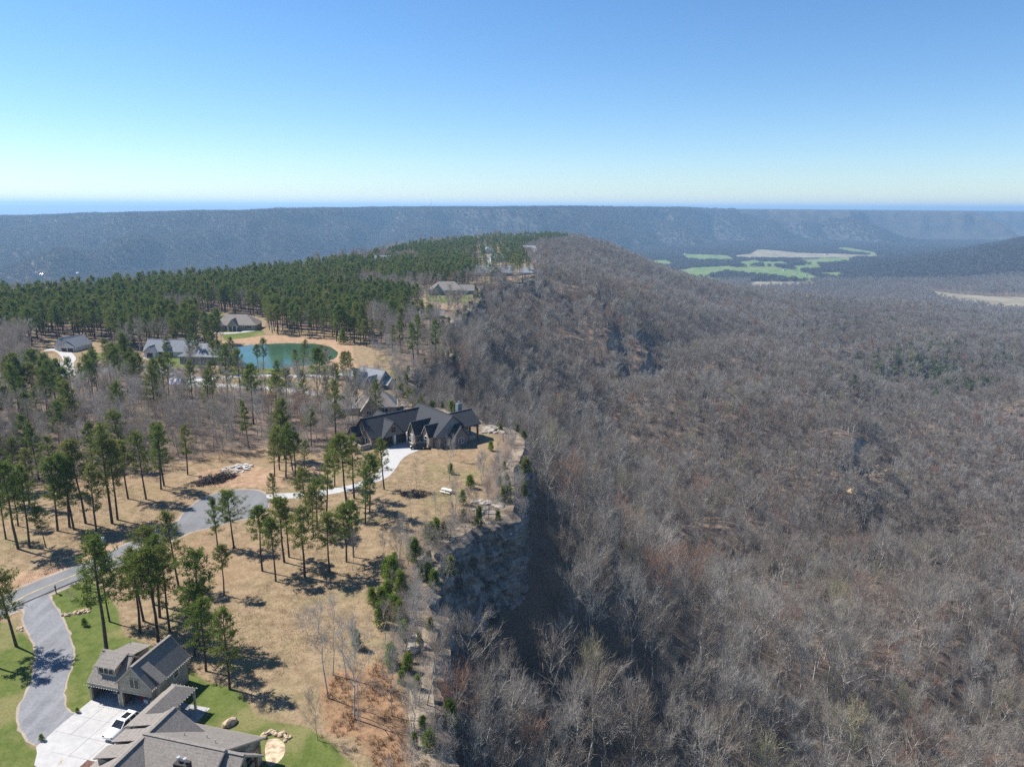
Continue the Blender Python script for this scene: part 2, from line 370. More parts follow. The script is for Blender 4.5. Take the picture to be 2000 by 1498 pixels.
def H(x, y):
    x = np.asarray(x, float); y = np.asarray(y, float)
    z, s = Hbase(x, y)
    # pond hollow
    dp = sd_poly(x, y, POND); z = z - 1.6 * (1 - sstep(-3, 4, dp)) * (s < 0)
    # spur from the right
    cx = np.clip((x - 1420) / 1000, 0, 2.2); crest = 3050 + 150 * np.sin(x / 400)
    hgt = 150 * cx ** 1.15; wd = 450 + 250 * cx
    sp = hgt * np.exp(-((y - crest) / wd) ** 2) + (fbm(x / 230, y / 230, 4) - 0.5) * 60 * np.clip(cx, 0, 1) * np.exp(-((y - crest) / wd) ** 2)
    z = z + np.where(y > 500, sp, 0)
    # the far mountain with its plateau
    D = np.maximum(y, 1.0) + 0.0; q = np.clip(x / D * FPX + 1000, -900, 3200)
    foot = np.interp(q, [-900, 0, 300, 700, 1000, 1250, 1450, 1700, 2000, 2400, 3200], [2000, 2350, 2450, 3000, 3250, 3800, 4700, 5000, 5600, 6100, 6600])
    top = np.interp(q, [-900, 0, 60, 300, 500, 560, 700, 900, 1100, 1300, 1500, 1700, 2000, 2400, 3200], [-20, -6, -4, 18, 26, 36, 44, 50, 56, 54, 50, 46, 38, 20, 10])
    lob = (fbm(x / 950 + 9, D / 1800, 4) - 0.5) * 2700 + (fbm(x / 260, D / 700 + 4, 3) - 0.5) * 700; lob = lob * (1 - 0.6 * np.exp(-((q - 1520) / 220) ** 2))
    t = np.clip((D - foot + lob * sstep(0, 900, D - foot + 500)) / 1250, 0, 1)
    mt = 0.30 * sstep(0, 0.45, t) + 0.55 * sstep(0.25, 0.92, t) + 0.15 * sstep(0.86, 0.95, t)
    rough = (fbm(x / 170, D / 170, 4) - 0.5) * 60 * sstep(0, .2, t) * (1 - 0.8 * sstep(0.85, 1, t))
    mz = -185 + (top + 185) * mt + rough
    rv = np.abs(fbm((x + 0.5 * D) / 520 + 2.0, D / 2600 + 7.0, 3) - 0.5) * 2
    mz = mz - 210 * (1 - np.minimum(1, rv * 2.6)) * np.sin(np.pi * np.clip(t * 1.05, 0, 1)) ** 0.8 * (0.5 + 0.5 * sstep(600, 1200, q))
    back = sstep(foot + 1500, foot + 2600, D) * sstep(780, 480, q)
    mz = mz * (1 - back) + (-150) * back
    far = np.interp(q, [-900, 0, 400, 700, 900, 1300, 2000, 3200], [40, 44, 52, 46, 44, 36, 10, 0])
    k = sstep(15000, 21000, D); mz = np.where(k > 0, mz * (1 - k) + (far + (fbm(x / 4000, D / 9000, 3) - .5) * 30) * k, mz)
    z = np.where(D > 1800, np.maximum(z, np.where(t > 0, mz, -1e3)), z)
    und = (fbm(x / 350 + 40, y / 350, 3) - 0.5) * 5 * sstep(1700, 2400, D) * (1 - sstep(0, 0.1, t))
    return z + und
def H1(x, y): return float(H(np.array([x]), np.array([y]))[0])
_T = 40 * 1.004 ** np.arange(1500)
def P(px, py, zoff=0.0):                   # where a line of sight of the photograph first meets the land
    d = ray(px, py); X = d[0] * _T; Y = d[1] * _T; Z = CAM_Z + d[2] * _T
    h = H(X, Y) + zoff; i = np.argmax(Z < h)
    if not (Z < h).any(): i = len(_T) - 1
    if i > 0:
        g0 = Z[i - 1] - h[i - 1]; g1 = Z[i] - h[i]; f = g0 / (g0 - g1 + 1e-9); t = _T[i - 1] + (_T[i] - _T[i - 1]) * f
    else: t = _T[0]
    return d[0] * t, d[1] * t
for (a, b, an, hl, ht) in [(1660, 905, -0.9, 42, 15), (1700, 985, -0.9, 30, 11), (1370, 770, -0.75, 34, 12), (1250, 715, -0.1, 80, 22), (1180, 640, 0.0, 90, 15)]:
    lx, ly = P(a, b, 0); LEDGES.append((lx, ly, an, hl, ht))

# fields of the valley floor
def GV(p): return GP(p, -185)
def grow(L): return L + [np.c_[p_[:, 0] * .99 , p_[:, 1] * .978] for p_ in L] + [np.c_[p_[:, 0] * .98 , p_[:, 1] * .955] for p_ in L]
FIELDS_G = [GV([(1310, 530), (1350, 523), (1420, 519), (1450, 523), (1400, 528), (1380, 533), (1330, 537)]), GV([(1440, 521), (1510, 521), (1545, 527), (1575, 533), (1592, 540), (1560, 543), (1500, 536), (1450, 531), (1410, 527)]), GV([(1360, 541), (1420, 543), (1400, 546), (1350, 545)]), GV([(1430, 513), (1475, 508), (1485, 512), (1450, 516)]), GV([(1330, 496), (1420, 499), (1425, 507), (1335, 505)]), GV([(1560, 508), (1640, 506), (1650, 511), (1560, 513)]), GV([(1600, 533), (1640, 531), (1640, 536), (1600, 538)]),
            GV([(1630, 484), (1650, 483), (1700, 492), (1690, 496), (1640, 491)]), GV([(1380, 502), (1410, 501), (1415, 505), (1385, 505)]), GV([(1540, 520), (1600, 517), (1590, 523), (1540, 524)]),
            GV([(1230, 512), (1300, 508), (1310, 514), (1240, 518)]), GV([(1300, 534), (1330, 532), (1340, 542), (1310, 542)]), GV([(1600, 504), (1660, 505), (1650, 509), (1600, 508)]), GV([(1470, 512), (1530, 511), (1530, 515), (1480, 515)])]
FIELDS_B = [GV([(1425, 500), (1465, 496), (1480, 487), (1500, 488), (1560, 494), (1640, 496), (1700, 500), (1640, 503), (1540, 503), (1440, 503)]),
            GV([(1470, 549), (1600, 551), (1560, 556), (1450, 560)]), GV([(1700, 499), (1760, 503), (1700, 505), (1640, 504)]), GV([(1250, 540), (1300, 539), (1350, 545), (1280, 546)]),
            GV([(1780, 564), (1850, 573), (1920, 579), (2040, 583), (2040, 607), (1960, 602), (1880, 592), (1820, 580)])]
LAWNS = [GP(q) for q in (
    [(98, 1166), (150, 1128), (180, 1126), (230, 1190), (240, 1240), (300, 1262), (375, 1310), (400, 1330), (470, 1345), (500, 1400), (600, 1420), (650, 1450), (720, 1530), (520, 1700), (300, 1600), (178, 1380), (140, 1397), (120, 1380), (140, 1290), (115, 1205)],
    [(-120, 1225), (20, 1215), (75, 1262), (60, 1300), (75, 1340), (30, 1400), (60, 1460), (140, 1480), (200, 1560), (-200, 1700)],
    [(290, 700), (400, 696), (430, 708), (380, 722), (310, 716)], [(370, 612), (440, 612), (430, 625), (375, 630)], [(430, 648), (510, 640), (520, 655), (440, 668)],
    [(640, 568), (690, 566), (700, 578), (640, 578)], [(440, 722), (560, 716), (560, 729), (440, 734)], [(760, 725), (790, 722), (795, 740), (765, 745)],
    [(745, 760), (790, 752), (792, 790), (760, 800), (690, 806)], [(830, 572), (940, 566), (935, 592), (835, 590)], [(170, 690), (250, 686), (250, 702), (180, 704)],
    [(600, 715), (690, 715), (700, 728), (600, 729)], [(800, 622), (860, 622), (860, 634), (800, 634)], [(430, 742), (560, 742), (620, 760), (560, 757)])]
DIRT = [GP(q) for q in ([(380, 925), (470, 905), (540, 920), (560, 950), (500, 952), (400, 950)], [(630, 664), (690, 666), (690, 700), (668, 712), (640, 708), (662, 690)],
    [(415, 668), (520, 655), (640, 658), (650, 672), (560, 668), (460, 673), (430, 686)], [(783, 738), (800, 735), (800, 762), (782, 762)], [(-60, 1120), (60, 1120), (160, 1085), (240, 1050), (240, 1066), (150, 1108), (0, 1165), (-60, 1180)],
    [(590, 905), (640, 905), (640, 925), (590, 925)], [(940, 540), (1000, 535), (1050, 540), (1000, 549), (950, 549)], [(645, 700), (700, 712), (690, 722), (640, 722)])]
BROOM = [GP(q) for q in ([(628, 1335), (660, 1310), (700, 1312), (745, 1295), (770, 1320), (790, 1400), (830, 1440), (850, 1520), (740, 1520), (700, 1440), (640, 1430), (628, 1380)],)]
MEADOW = [GP(q) for q in ([(-300, 1010), (0, 985), (120, 930), (250, 925), (330, 905), (430, 890), (520, 875), (600, 885), (660, 880), (700, 850), (920, 815), (1060, 810), (1060, 1010), (880, 1090), (870, 1700), (-600, 1700)],
    [(425, 640), (560, 640), (700, 655), (740, 680), (800, 720), (800, 800), (700, 800), (620, 790), (440, 770), (420, 700)],
    [(400, 608), (520, 618), (520, 660), (390, 660)], [(90, 660), (190, 660), (260, 700), (130, 720), (60, 700)], [(275, 680), (430, 680), (430, 716), (290, 724)],
    [(800, 560), (945, 545), (1070, 530), (1070, 555), (930, 610), (830, 600)], [(880, 480), (940, 478), (1060, 490), (1075, 545), (930, 548), (945, 500)], [(825, 483), (905, 468), (1060, 466), (1030, 482), (880, 482)])]
def inmask(x, y, polys, soft):
    m = np.zeros(np.shape(x))
    for p in polys: m = np.maximum(m, 1 - sstep(-soft, soft, sd_poly(x, y, p)))
    return m

def build_terrain():
    az = np.radians(np.linspace(-52, 52, 560)); r = 26 * np.exp(np.linspace(0, math.log(36000 / 26), 640))
    A, R = np.meshgrid(az, r); X = R * np.sin(A); Y = R * np.cos(A); Z = H(X, Y)
    nr, na = X.shape; V = np.stack([X, Y, Z], -1).reshape(-1, 3)
    i = np.arange(nr - 1)[:, None] * na + np.arange(na - 1)[None]; F = np.stack([i, i + 1, i + na + 1, i + na], -1).reshape(-1, 4)
    me = mesh_from('ground', V, F, [], None, True)
    x, y = X.ravel(), Y.ravel(); s = sd_poly(x, y, PLATEAU)
    lawn = inmask(x, y, LAWNS, 1.5); dirt = inmask(x, y, DIRT, 3); broom = inmask(x, y, BROOM, 3)
    mead = inmask(x, y, MEADOW, 4); litter = 1 - mead
    litter = np.maximum(litter * 1.0, sstep(-14, -2, s) * 0.75)
    litter = np.where(s > 0, 1, litter)
    fg = inmask(x, y, grow(FIELDS_G), 15) * (y > 1700); fb = inmask(x, y, FIELDS_B, 15) * (y > 1700)
    gx = np.gradient(Z, axis=0) / np.gradient(R, axis=0); gy = np.gradient(Z, axis=1) / (np.gradient(A, axis=1) * R)
    steep = np.hypot(gx, gy).ravel(); rock = sstep(1.9, 2.8, steep) * (y < 1500)
    litter = litter * (1 - broom) * (1 - dirt)
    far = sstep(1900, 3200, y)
    for nm, ch in (('ma', (lawn, litter, dirt)), ('mb', (rock, fg, fb)), ('mc', (broom, far, s * 0))):
        at = me.attributes.new(nm, 'FLOAT_VECTOR', 'POINT'); at.data.foreach_set('vector', np.stack(ch, -1).astype(np.float32).ravel())
    m, t = newmat('land'); me.materials.append(m)
    v = geopos(t)
    def att(nm):
        a = t.nodes.new('ShaderNodeAttribute'); a.attribute_name = nm; sp = t.nodes.new('ShaderNodeSeparateXYZ'); t.links.new(a.outputs['Vector'], sp.inputs[0]); return sp.outputs
    ma, mb_, mc = att('ma'), att('mb'), att('mc')
    n1 = noise(t, v, 0.08, 5, 0.6); n2 = noise(t, v, 0.5, 5, 0.65); n3 = noise(t, v, 3.0, 4, 0.7); n4 = noise(t, v, 0.02, 4)
    def edge(mask, amt=0.9): return rng01(t, mth(t, 'ADD', mask, mth(t, 'MULTIPLY', mth(t, 'SUBTRACT', n2, 0.5), amt)), 0.35, 0.65)
    c = mixc(t, rng01(t, n2, 0.3, 0.7), (0.18, 0.13, 0.076), (0.31, 0.23, 0.142))
    c = mixc(t, mth(t, 'MULTIPLY', rng01(t, n1, 0.5, 0.68), 0.5), c, (0.17, 0.17, 0.07))
    c = mixc(t, mth(t, 'MULTIPLY', rng01(t, n4, 0.5, 0.7), 0.6), c, (0.29, 0.185, 0.11))
    c = mixc(t, mth(t, 'MULTIPLY', rng01(t, n3, 0.45, 0.65), 0.6), c, (0.12, 0.09, 0.06))
    g = mixc(t, rng01(t, n2, 0.3, 0.7), (0.07, 0.1, 0.022), (0.125, 0.145, 0.042))
    g = mixc(t, mth(t, 'MULTIPLY', rng01(t, n1, 0.48, 0.62), 0.75), g, (0.2, 0.175, 0.08))
    g = mixc(t, mth(t, 'MULTIPLY', rng01(t, n3, 0.45, 0.65), 0.4), g, (0.05, 0.065, 0.02))
    c = mixc(t, edge(ma[0]), c, g)
    l = mixc(t, rng01(t, n3, 0.3, 0.7), (0.1, 0.074, 0.056), (0.2, 0.155, 0.12))
    l = mixc(t, mth(t, 'MULTIPLY', rng01(t, n1, 0.5, 0.7), 0.4), l, (0.22, 0.14, 0.09))
    c = mixc(t, edge(ma[1]), c, l)
    d = mixc(t, rng01(t, n2, 0.3, 0.7), (0.25, 0.155, 0.095), (0.36, 0.25, 0.165))
    c = mixc(t, edge(ma[2]), c, d)
    br = mixc(t, rng01(t, n2, 0.35, 0.65), (0.15, 0.09, 0.055), (0.29, 0.165, 0.09))
    c = mixc(t, mth(t, 'MULTIPLY', edge(mc[0], 1.3), 0.75), c, br)
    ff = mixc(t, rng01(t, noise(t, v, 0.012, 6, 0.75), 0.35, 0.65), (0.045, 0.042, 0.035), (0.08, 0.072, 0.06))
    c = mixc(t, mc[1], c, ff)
    c = mixc(t, rng01(t, mb_[1], 0.3, 0.6), c, mixc(t, rng01(t, n4, .35, .65), (0.1, 0.16, 0.05), (0.16, 0.19, 0.075)))
    c = mixc(t, rng01(t, mb_[2], 0.3, 0.6), c, mixc(t, rng01(t, n4, .35, .65), (0.19, 0.165, 0.115), (0.26, 0.23, 0.165)))
    rk = mixc(t, rng01(t, n2, 0.35, 0.65), (0.2, 0.17, 0.14), (0.46, 0.39, 0.3))
    c = mixc(t, mb_[0], c, rk)
    bsdf(t, c, 0.95, 0.05, 0, n3, 0.6, 0.15)
    o = link('ground', me); o['kind'] = 'structure'; return o
build_terrain()

# cliff face: ledged rock wall along the rim
def cliff_wall(path, z1f, name, step, lev, thick, seed):
    p = np.array(path); seg = np.linalg.norm(np.diff(p, axis=0), axis=1); L = np.concatenate([[0], np.cumsum(seg)])
    n = int(L[-1] / step); T = np.linspace(0, L[-1], n)
    x = np.interp(T, L, p[:, 0]); y = np.interp(T, L, p[:, 1])
    k = 5; xs = np.convolve(np.pad(x, k, 'edge'), np.ones(2 * k + 1) / (2 * k + 1), 'valid'); ys = np.convolve(np.pad(y, k, 'edge'), np.ones(2 * k + 1) / (2 * k + 1), 'valid')
    tx = np.gradient(xs); ty = np.gradient(ys); ln = np.hypot(tx, ty) + 1e-9; nx, ny = ty / ln, -tx / ln
    off = [-4.2, -2.2, 0.0]; V = []
    for j in range(lev + 3):
        if j < 3:
            o_ = off[j] + np.zeros(n); z = (-0.15 if j == 0 else 0.06 + (0.5 if j == 1 else 1.0) * (fbm(T / 5 + seed, T * 0 + j, 3) - 0.5)) + np.zeros(n)
        else:
            f = (j - 2) / lev; depth = z1f(x, y); z = -f * depth
            ledge = np.floor(fbm(T / 22 + seed, f * 7 + T * 0, 3) * 7) / 7
            col = np.abs(fbm(T / 7 + seed * 2, f * 1.2 + T * 0, 4) - 0.5)
            rowi = math.floor(f * lev / 2.3); blk = vnoise(np.floor(T / 3.1 + rowi * .37) + .5 * 0, T * 0 + rowi) + .6 * vnoise(np.floor(T / 1.3 + rowi * .7), T * 0 + math.floor(f * lev / 1.0) + 40)
            o_ = 1.3 + f * thick * 1.3 + (ledge - 0.5) * thick * 0.8 + (blk - .8) * 1.6 + (fbm(T / 9, f * 3 + T * 0, 3) - 0.5) * 1.6 * min(1, f * 4) - (col < 0.03) * 0.9
        V.append(np.stack([x + nx * o_, y + ny * o_, z], -1))
    V = np.concatenate(V); i = np.arange(lev + 2)[:, None] * n + np.arange(n - 1)[None]
    F = np.stack([i, i + n, i + n + 1, i + 1], -1).reshape(-1, 4)
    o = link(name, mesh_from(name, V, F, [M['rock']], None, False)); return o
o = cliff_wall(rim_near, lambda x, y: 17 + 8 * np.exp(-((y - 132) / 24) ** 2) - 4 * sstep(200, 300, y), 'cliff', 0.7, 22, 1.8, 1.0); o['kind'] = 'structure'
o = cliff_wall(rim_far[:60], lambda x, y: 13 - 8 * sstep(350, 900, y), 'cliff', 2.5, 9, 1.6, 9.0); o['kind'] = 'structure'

# ------------------------------------------------------------------ roads, drives, pads, pond
SURF = []
def resample(P_, step):
    out = []
    n = len(P_)
    for i in range(n):
        a, b = np.array(P_[i]), np.array(P_[(i + 1) % n]); k = max(1, int(np.linalg.norm(b - a) / step))
        for j in range(k): out.append(a + (b - a) * j / k)
    return np.array(out)
def smooth_closed(P_, it=2):
    p = np.array(P_)
    for _ in range(it):
        q = np.empty((len(p) * 2, 2)); nx = np.roll(p, -1, 0); q[0::2] = p * 0.75 + nx * 0.25; q[1::2] = p * 0.25 + nx * 0.75; p = q
    return p
def sheet(name, pts, z, mat, smooth=1, world=False, rough=0.0):
    w_ = np.array(pts) if world else GP(pts)
    SURF.append(w_)
    if smooth: w_ = smooth_closed(w_, smooth)
    if rough:
        w_ = resample(w_, 0.8); w_ = w_ + (np.stack([vnoise(w_[:, 0] * 1.1, w_[:, 1] * 1.1), vnoise(w_[:, 0] * 1.1 + 50, w_[:, 1] * 1.1)], -1) - 0.5) * rough
    me = mesh_from(name, np.c_[w_, np.full(len(w_), z)], [list(range(len(w_)))], [mat])
    o = link(name, me)
    if me.polygons[0].normal.z < 0: me.flip_normals()
    tag(o, kind='structure'); return o
def ribbon(name, line, width, z, mat, world=False, drape=False):
    p = np.array(line) if world else GP(line)
    q = [p[0]]
    for i in range(len(p) - 1):
        a = p[max(i - 1, 0)]; b = p[i]; c = p[i + 1]; d = p[min(i + 2, len(p) - 1)]
        for k in range(1, 9):
            t = k / 8; q.append(0.5 * ((2 * b) + (-a + c) * t + (2 * a - 5 * b + 4 * c - d) * t * t + (-a + 3 * b - 3 * c + d) * t ** 3))
    q = np.array(q); tn = np.gradient(q, axis=0); tn /= np.linalg.norm(tn, axis=1)[:, None]; nn = np.c_[-tn[:, 1], tn[:, 0]] * width / 2
    L_, R_ = q + nn, q - nn; n = len(q)
    zz = H(q[:, 0], q[:, 1]) + z if drape else np.full(n, z)
    V = np.r_[np.c_[L_, zz], np.c_[R_, zz]]; F = np.array([[i, i + n, i + n + 1, i + 1] for i in range(n - 1)])
    SURF.append(np.r_[L_, R_[::-1]])
    return tag(link(name, mesh_from(name, V, F, [mat])), kind='structure')
ROAD = [(-160, 1240), (0, 1187), (60, 1158), (120, 1133), (204, 1100), (239, 1083), (300, 1055), (352, 1032), (400, 1005)]
ribbon('road_shoulder', ROAD, 7.6, 0.006, M['shoulder'])
ribbon('road', ROAD, 6.4, 0.014, M['asphalt'])
cul = GP([(347, 1026), (356, 1003), (380, 983), (404, 968), (452, 957), (495, 956), (515, 962), (527, 975), (522, 996), (500, 1008), (476, 1014), (452, 1019), (404, 1031), (361, 1042)])
cc = cul.mean(0)
sheet('road_shoulder', cc + (cul - cc) * 1.045, 0.010, M['shoulder'], 2, True, 0.5)
sheet('cul_de_sac', cul, 0.018, M['asphalt'], 2, True)
for dd in (-0.1, 0.1):
    pw = GP(ROAD[:8]); tn = np.gradient(pw, axis=0); tn /= np.linalg.norm(tn, axis=1)[:, None]
    ribbon('road_marking', pw + np.c_[-tn[:, 1], tn[:, 0]] * dd, 0.1, 0.022, M['yellow'], True)
# dark cut edge kerb on the near side of the road
pw = GP([(10, 1194), (60, 1172), (110, 1151), (165, 1128), (239, 1098), (300, 1068), (352, 1045)])
k = MB()
for i in range(len(pw) - 1):
    a, b = pw[i], pw[i + 1]; tn = (b - a) / np.linalg.norm(b - a); nn = np.array([-tn[1], tn[0]]) * 0.12
    k.hull8([(*(a + nn), -.02), (*(a - nn), -.02), (*(b - nn), -.02), (*(b + nn), -.02)], [(*(a + nn), .1), (*(a - nn), .1), (*(b - nn), .1), (*(b + nn), .1)])
tag(k.build('kerb', M['trim_dark']), kind='structure')
grav = [(45, 1173), (49, 1194), (45, 1217), (60, 1241), (72, 1265), (72, 1310), (54, 1349), (36, 1388), (39, 1418), (60, 1451), (78, 1456), (178, 1368), (140, 1397), (126, 1382), (123, 1349), (135, 1310), (143, 1289), (142, 1265), (129, 1223), (117, 1200), (102, 1179), (96, 1163), (75, 1160)]
gw = GP(grav); gc = gw.mean(0)
def offset_poly(p, d):
    a = np.roll(p, 1, 0); b = np.roll(p, -1, 0); t_ = b - a; t_ /= np.linalg.norm(t_, axis=1)[:, None]
    nn = np.c_[t_[:, 1], -t_[:, 0]]; ar = np.sum(p[:, 0] * np.roll(p[:, 1], -1) - np.roll(p[:, 0], -1) * p[:, 1])
    return p + nn * d * (1 if ar > 0 else -1)
sheet('gravel_shoulder', offset_poly(gw, 0.3), 0.004, M['shoulder'], 2, True, 0.5)
sheet('gravel_drive', gw, 0.026, M['gravel'], 2, True, 0.3)
sheet('flower_bed', [(146, 1490), (160, 1482), (178, 1482), (196, 1487), (205, 1500), (170, 1512), (145, 1505)], 0.05, M['mulch'], 2)
sheet('stone_apron', [(116, 1481), (148, 1483), (146, 1496), (150, 1512), (108, 1512)], 0.045, M['stone_tan'], 1)
# concrete forecourt built of separate slabs
GO = np.array(G(178, 1367)); TH = math.radians(-14.0)
U = np.array([math.cos(TH), math.sin(TH)]); Vv = np.array([-math.sin(TH), math.cos(TH)])
def LG(u, v): return GO + U * u + Vv * v
pad = [(0.0, 0.0), (10.9, 0.0), (11.1, -4.9), (10.6, -12.5), (5, -12.0), (2.6, -11.2), (1.3, -9.6), (0.3, -8.8), (0.0, -5.0)]
padw = np.array([LG(*q) for q in pad]); SURF.append(padw)
pr = tag(sheet('forecourt', padw, 0.034, M['concrete'], 0, True))
k0 = bpy.data.meshes
for i in range(4):
    for j in range(4):
        u0, u1 = 0.03 + i * 2.72, 0.03 + (i + 1) * 2.72 - 0.04; v1, v0 = -0.03 - j * 3.0, -0.03 - (j + 1) * 3.0 + 0.04
        ins = [sd_poly(np.array([a]), np.array([b]), np.array(pad))[0] < 0.05 for a in (u0, u1) for b in (v0, v1)]
        if all(ins):
            q = [LG(u0, v0), LG(u1, v0), LG(u1, v1), LG(u0, v1)]
            MB().hull8([(*p_, 0.02) for p_ in q], [(*p_, 0.06) for p_ in q]).build('slab', M['concrete'], pr)
drive = [(742, 879), (802, 859), (814, 862), (841, 870), (826, 877), (800, 886), (783, 898), (774, 915), (756, 935), (716, 947), (680, 959), (630, 968), (591, 972), (560, 974), (521, 974), (519, 966), (553, 963), (591, 962), (630, 957), (680, 949), (706, 940), (738, 926), (747, 903)]
sheet('driveway', drive, 0.03, M['concrete'], 2)
for (nm, ln, wd, mt) in [('driveway', [(372, 744), (430, 738), (480, 734), (560, 734), (650, 735), (676, 730)], 4.0, 'concrete'), ('driveway', [(380, 752), (440, 753), (500, 757), (560, 762), (625, 770)], 4.2, 'concrete'),
                         ('driveway', [(88, 684), (118, 684), (135, 700), (130, 712), (134, 735)], 5.0, 'concrete'), ('driveway', [(285, 697), (310, 699), (330, 696), (352, 692)], 5.0, 'concrete'),
                         ('road', [(20, 712), (90, 708), (134, 728), (230, 722), (290, 716)], 6.0, 'asphalt'), ('driveway', [(408, 649), (440, 651), (470, 649), (500, 645)], 4.0, 'concrete'),
                         ('road', [(370, 616), (400, 618), (430, 624)], 6.5, 'asphalt'), ('driveway', [(630, 572), (660, 571), (690, 573)], 6.0, 'concrete'), ('road', [(290, 716), (330, 733), (372, 745)], 6.0, 'asphalt')]:
    ribbon(nm, ln, wd, 0.02 + 0.004 * (mt == 'concrete'), M[mt])
sheet('cul_de_sac', [(335, 742), (360, 736), (400, 736), (425, 742), (410, 753), (370, 758), (340, 754)], 0.016, M['asphalt'], 2)
ribbon('road', [(955, 500), (957, 515), (975, 530), (990, 538)], 8, 0.15, M['asphalt'], drape=True)
ribbon('road', [(700, 560), (760, 553), (840, 545)], 8, 0.15, M['concrete'], drape=True)
sheet('pond_water', offset_poly(POND, 2.0), -0.45, M['water'], 2, True)

# ------------------------------------------------------------------ houses
class House:
    def __init__(s, name, loc, th, label, cat='house', group=None):
        s.r = link(name, None, None, (loc[0], loc[1], loc[2] if len(loc) > 2 else 0), (0, 0, th)); tag(s.r, label, cat, group)
        s.loc = np.array(loc[:2]); s.th = th; s.boxes = []; s.sc = 1.0
    def gable(s, u0, u1, v0, v1, zb, ze, zr, axis, wm, rm, oh=0.45, trim=None, walls=True, th=0.16, og=0.35):
        s.boxes.append((u0, u1, v0, v1))
        if walls:
            b = MB()
            b.quad((u0, v0, zb), (u1, v0, zb), (u1, v0, ze), (u0, v0, ze)); b.quad((u1, v1, zb), (u0, v1, zb), (u0, v1, ze), (u1, v1, ze))
            b.quad((u0, v1, zb), (u0, v0, zb), (u0, v0, ze), (u0, v1, ze)); b.quad((u1, v0, zb), (u1, v1, zb), (u1, v1, ze), (u1, v0, ze))
            if axis == 'v':
                m = (u0 + u1) / 2; b.quad((u0, v0, ze), (u1, v0, ze), (m, v0, zr)); b.quad((u1, v1, ze), (u0, v1, ze), (m, v1, zr))
            else:
                m = (v0 + v1) / 2; b.quad((u0, v1, ze), (u0, v0, ze), (u0, m, zr)); b.quad((u1, v0, ze), (u1, v1, ze), (u1, m, zr))
            b.build('wall', M[wm], s.r)
        half = ((u1 - u0) if axis == 'v' else (v1 - v0)) / 2; sl_ = (zr - ze) / half; zo = ze - sl_ * oh; up = 0.14
        rf = MB(); tr = MB()
        if axis == 'v':
            m = (u0 + u1) / 2; a0, a1 = v0 - og, v1 + og
            for sgn, ue in ((-1, u0 - oh), (1, u1 + oh)):
                rf.slab([(m, a0, zr + up), (ue, a0, zo + up), (ue, a1, zo + up), (m, a1, zr + up)], th)
                tr.box(min(ue, ue + sgn * .06), max(ue, ue + sgn * .06), a0, a1, zo - .12, zo + .1)
                for va in (a0 - .05, a1):
                    tr.hull8([(m, va, zr - .12), (ue, va, zo - .12), (ue, va + .05, zo - .12), (m, va + .05, zr - .12)], [(m, va, zr + .1), (ue, va, zo + .1), (ue, va + .05, zo + .1), (m, va + .05, zr + .1)])
        else:
            m = (v0 + v1) / 2; a0, a1 = u0 - og, u1 + og
            for sgn, ve in ((-1, v0 - oh), (1, v1 + oh)):
                rf.slab([(a0, m, zr + up), (a0, ve, zo + up), (a1, ve, zo + up), (a1, m, zr + up)], th)
                tr.box(a0, a1, min(ve, ve + sgn * .06), max(ve, ve + sgn * .06), zo - .12, zo + .1)
                for ua in (a0 - .05, a1):
                    tr.hull8([(ua, m, zr - .12), (ua, ve, zo - .12), (ua + .05, ve, zo - .12), (ua + .05, m, zr - .12)], [(ua, m, zr + .1), (ua, ve, zo + .1), (ua + .05, ve, zo + .1), (ua + .05, m, zr + .1)])
        # ridge cap
        if axis == 'v': rf.box(m - .2, m + .2, v0 - og, v1 + og, zr + up - .1, zr + up + .03)
        else: rf.box(u0 - og, u1 + og, m - .2, m + .2, zr + up - .1, zr + up + .03)
        r = rf.build('roof', M[rm], s.r); tr.build('fascia', M[trim or 'trim'], r); return r
    def hip(s, u0, u1, v0, v1, zb, ze, zr, wm, rm, oh=0.5, trim='trim', walls=True):
        s.boxes.append((u0, u1, v0, v1))
        if walls: MB().box(u0, u1, v0, v1, zb, ze).build('wall', M[wm], s.r)
        U0, U1, V0, V1 = u0 - oh, u1 + oh, v0 - oh, v1 + oh; du, dv = U1 - U0, V1 - V0; h = min(du, dv) / 2
        if du >= dv: A, B = (U0 + h, (V0 + V1) / 2, zr), (U1 - h, (V0 + V1) / 2, zr)
        else: A, B = ((U0 + U1) / 2, V0 + h, zr), ((U0 + U1) / 2, V1 - h, zr)
        z0 = ze - .1; b = MB(); c = [(U0, V0, z0), (U1, V0, z0), (U1, V1, z0), (U0, V1, z0)]
        b.quad(*c[::-1])
        if du >= dv:
            if abs(A[0] - B[0]) < .05:
                for i in range(4): b.quad(c[i], c[(i + 1) % 4], A)
            else: b.quad(c[0], c[1], B, A); b.quad(c[1], c[2], B); b.quad(c[2], c[3], A, B); b.quad(c[3], c[0], A)
        else: b.quad(c[0], c[1], A); b.quad(c[1], c[2], B, A); b.quad(c[2], c[3], B); b.quad(c[3], c[0], A, B)
        r = b.build('roof', M[rm], s.r); t = MB()
        t.box(U0 - .05, U1 + .05, V0 - .05, V0, z0 - .15, z0 + .02); t.box(U0 - .05, U1 + .05, V1, V1 + .05, z0 - .15, z0 + .02)
        t.box(U0 - .05, U0, V0, V1, z0 - .15, z0 + .02); t.box(U1, U1 + .05, V0, V1, z0 - .15, z0 + .02)
        t.build('fascia', M[trim], r); return r
    def box(s, name, u0, u1, v0, v1, z0, z1, mat, parent=None): return MB().box(u0, u1, v0, v1, z0, z1).build(name, M[mat], parent or s.r)
    def slab(s, name, pts, th, mat, parent=None): return MB().slab(pts, th).build(name, M[mat], parent or s.r)
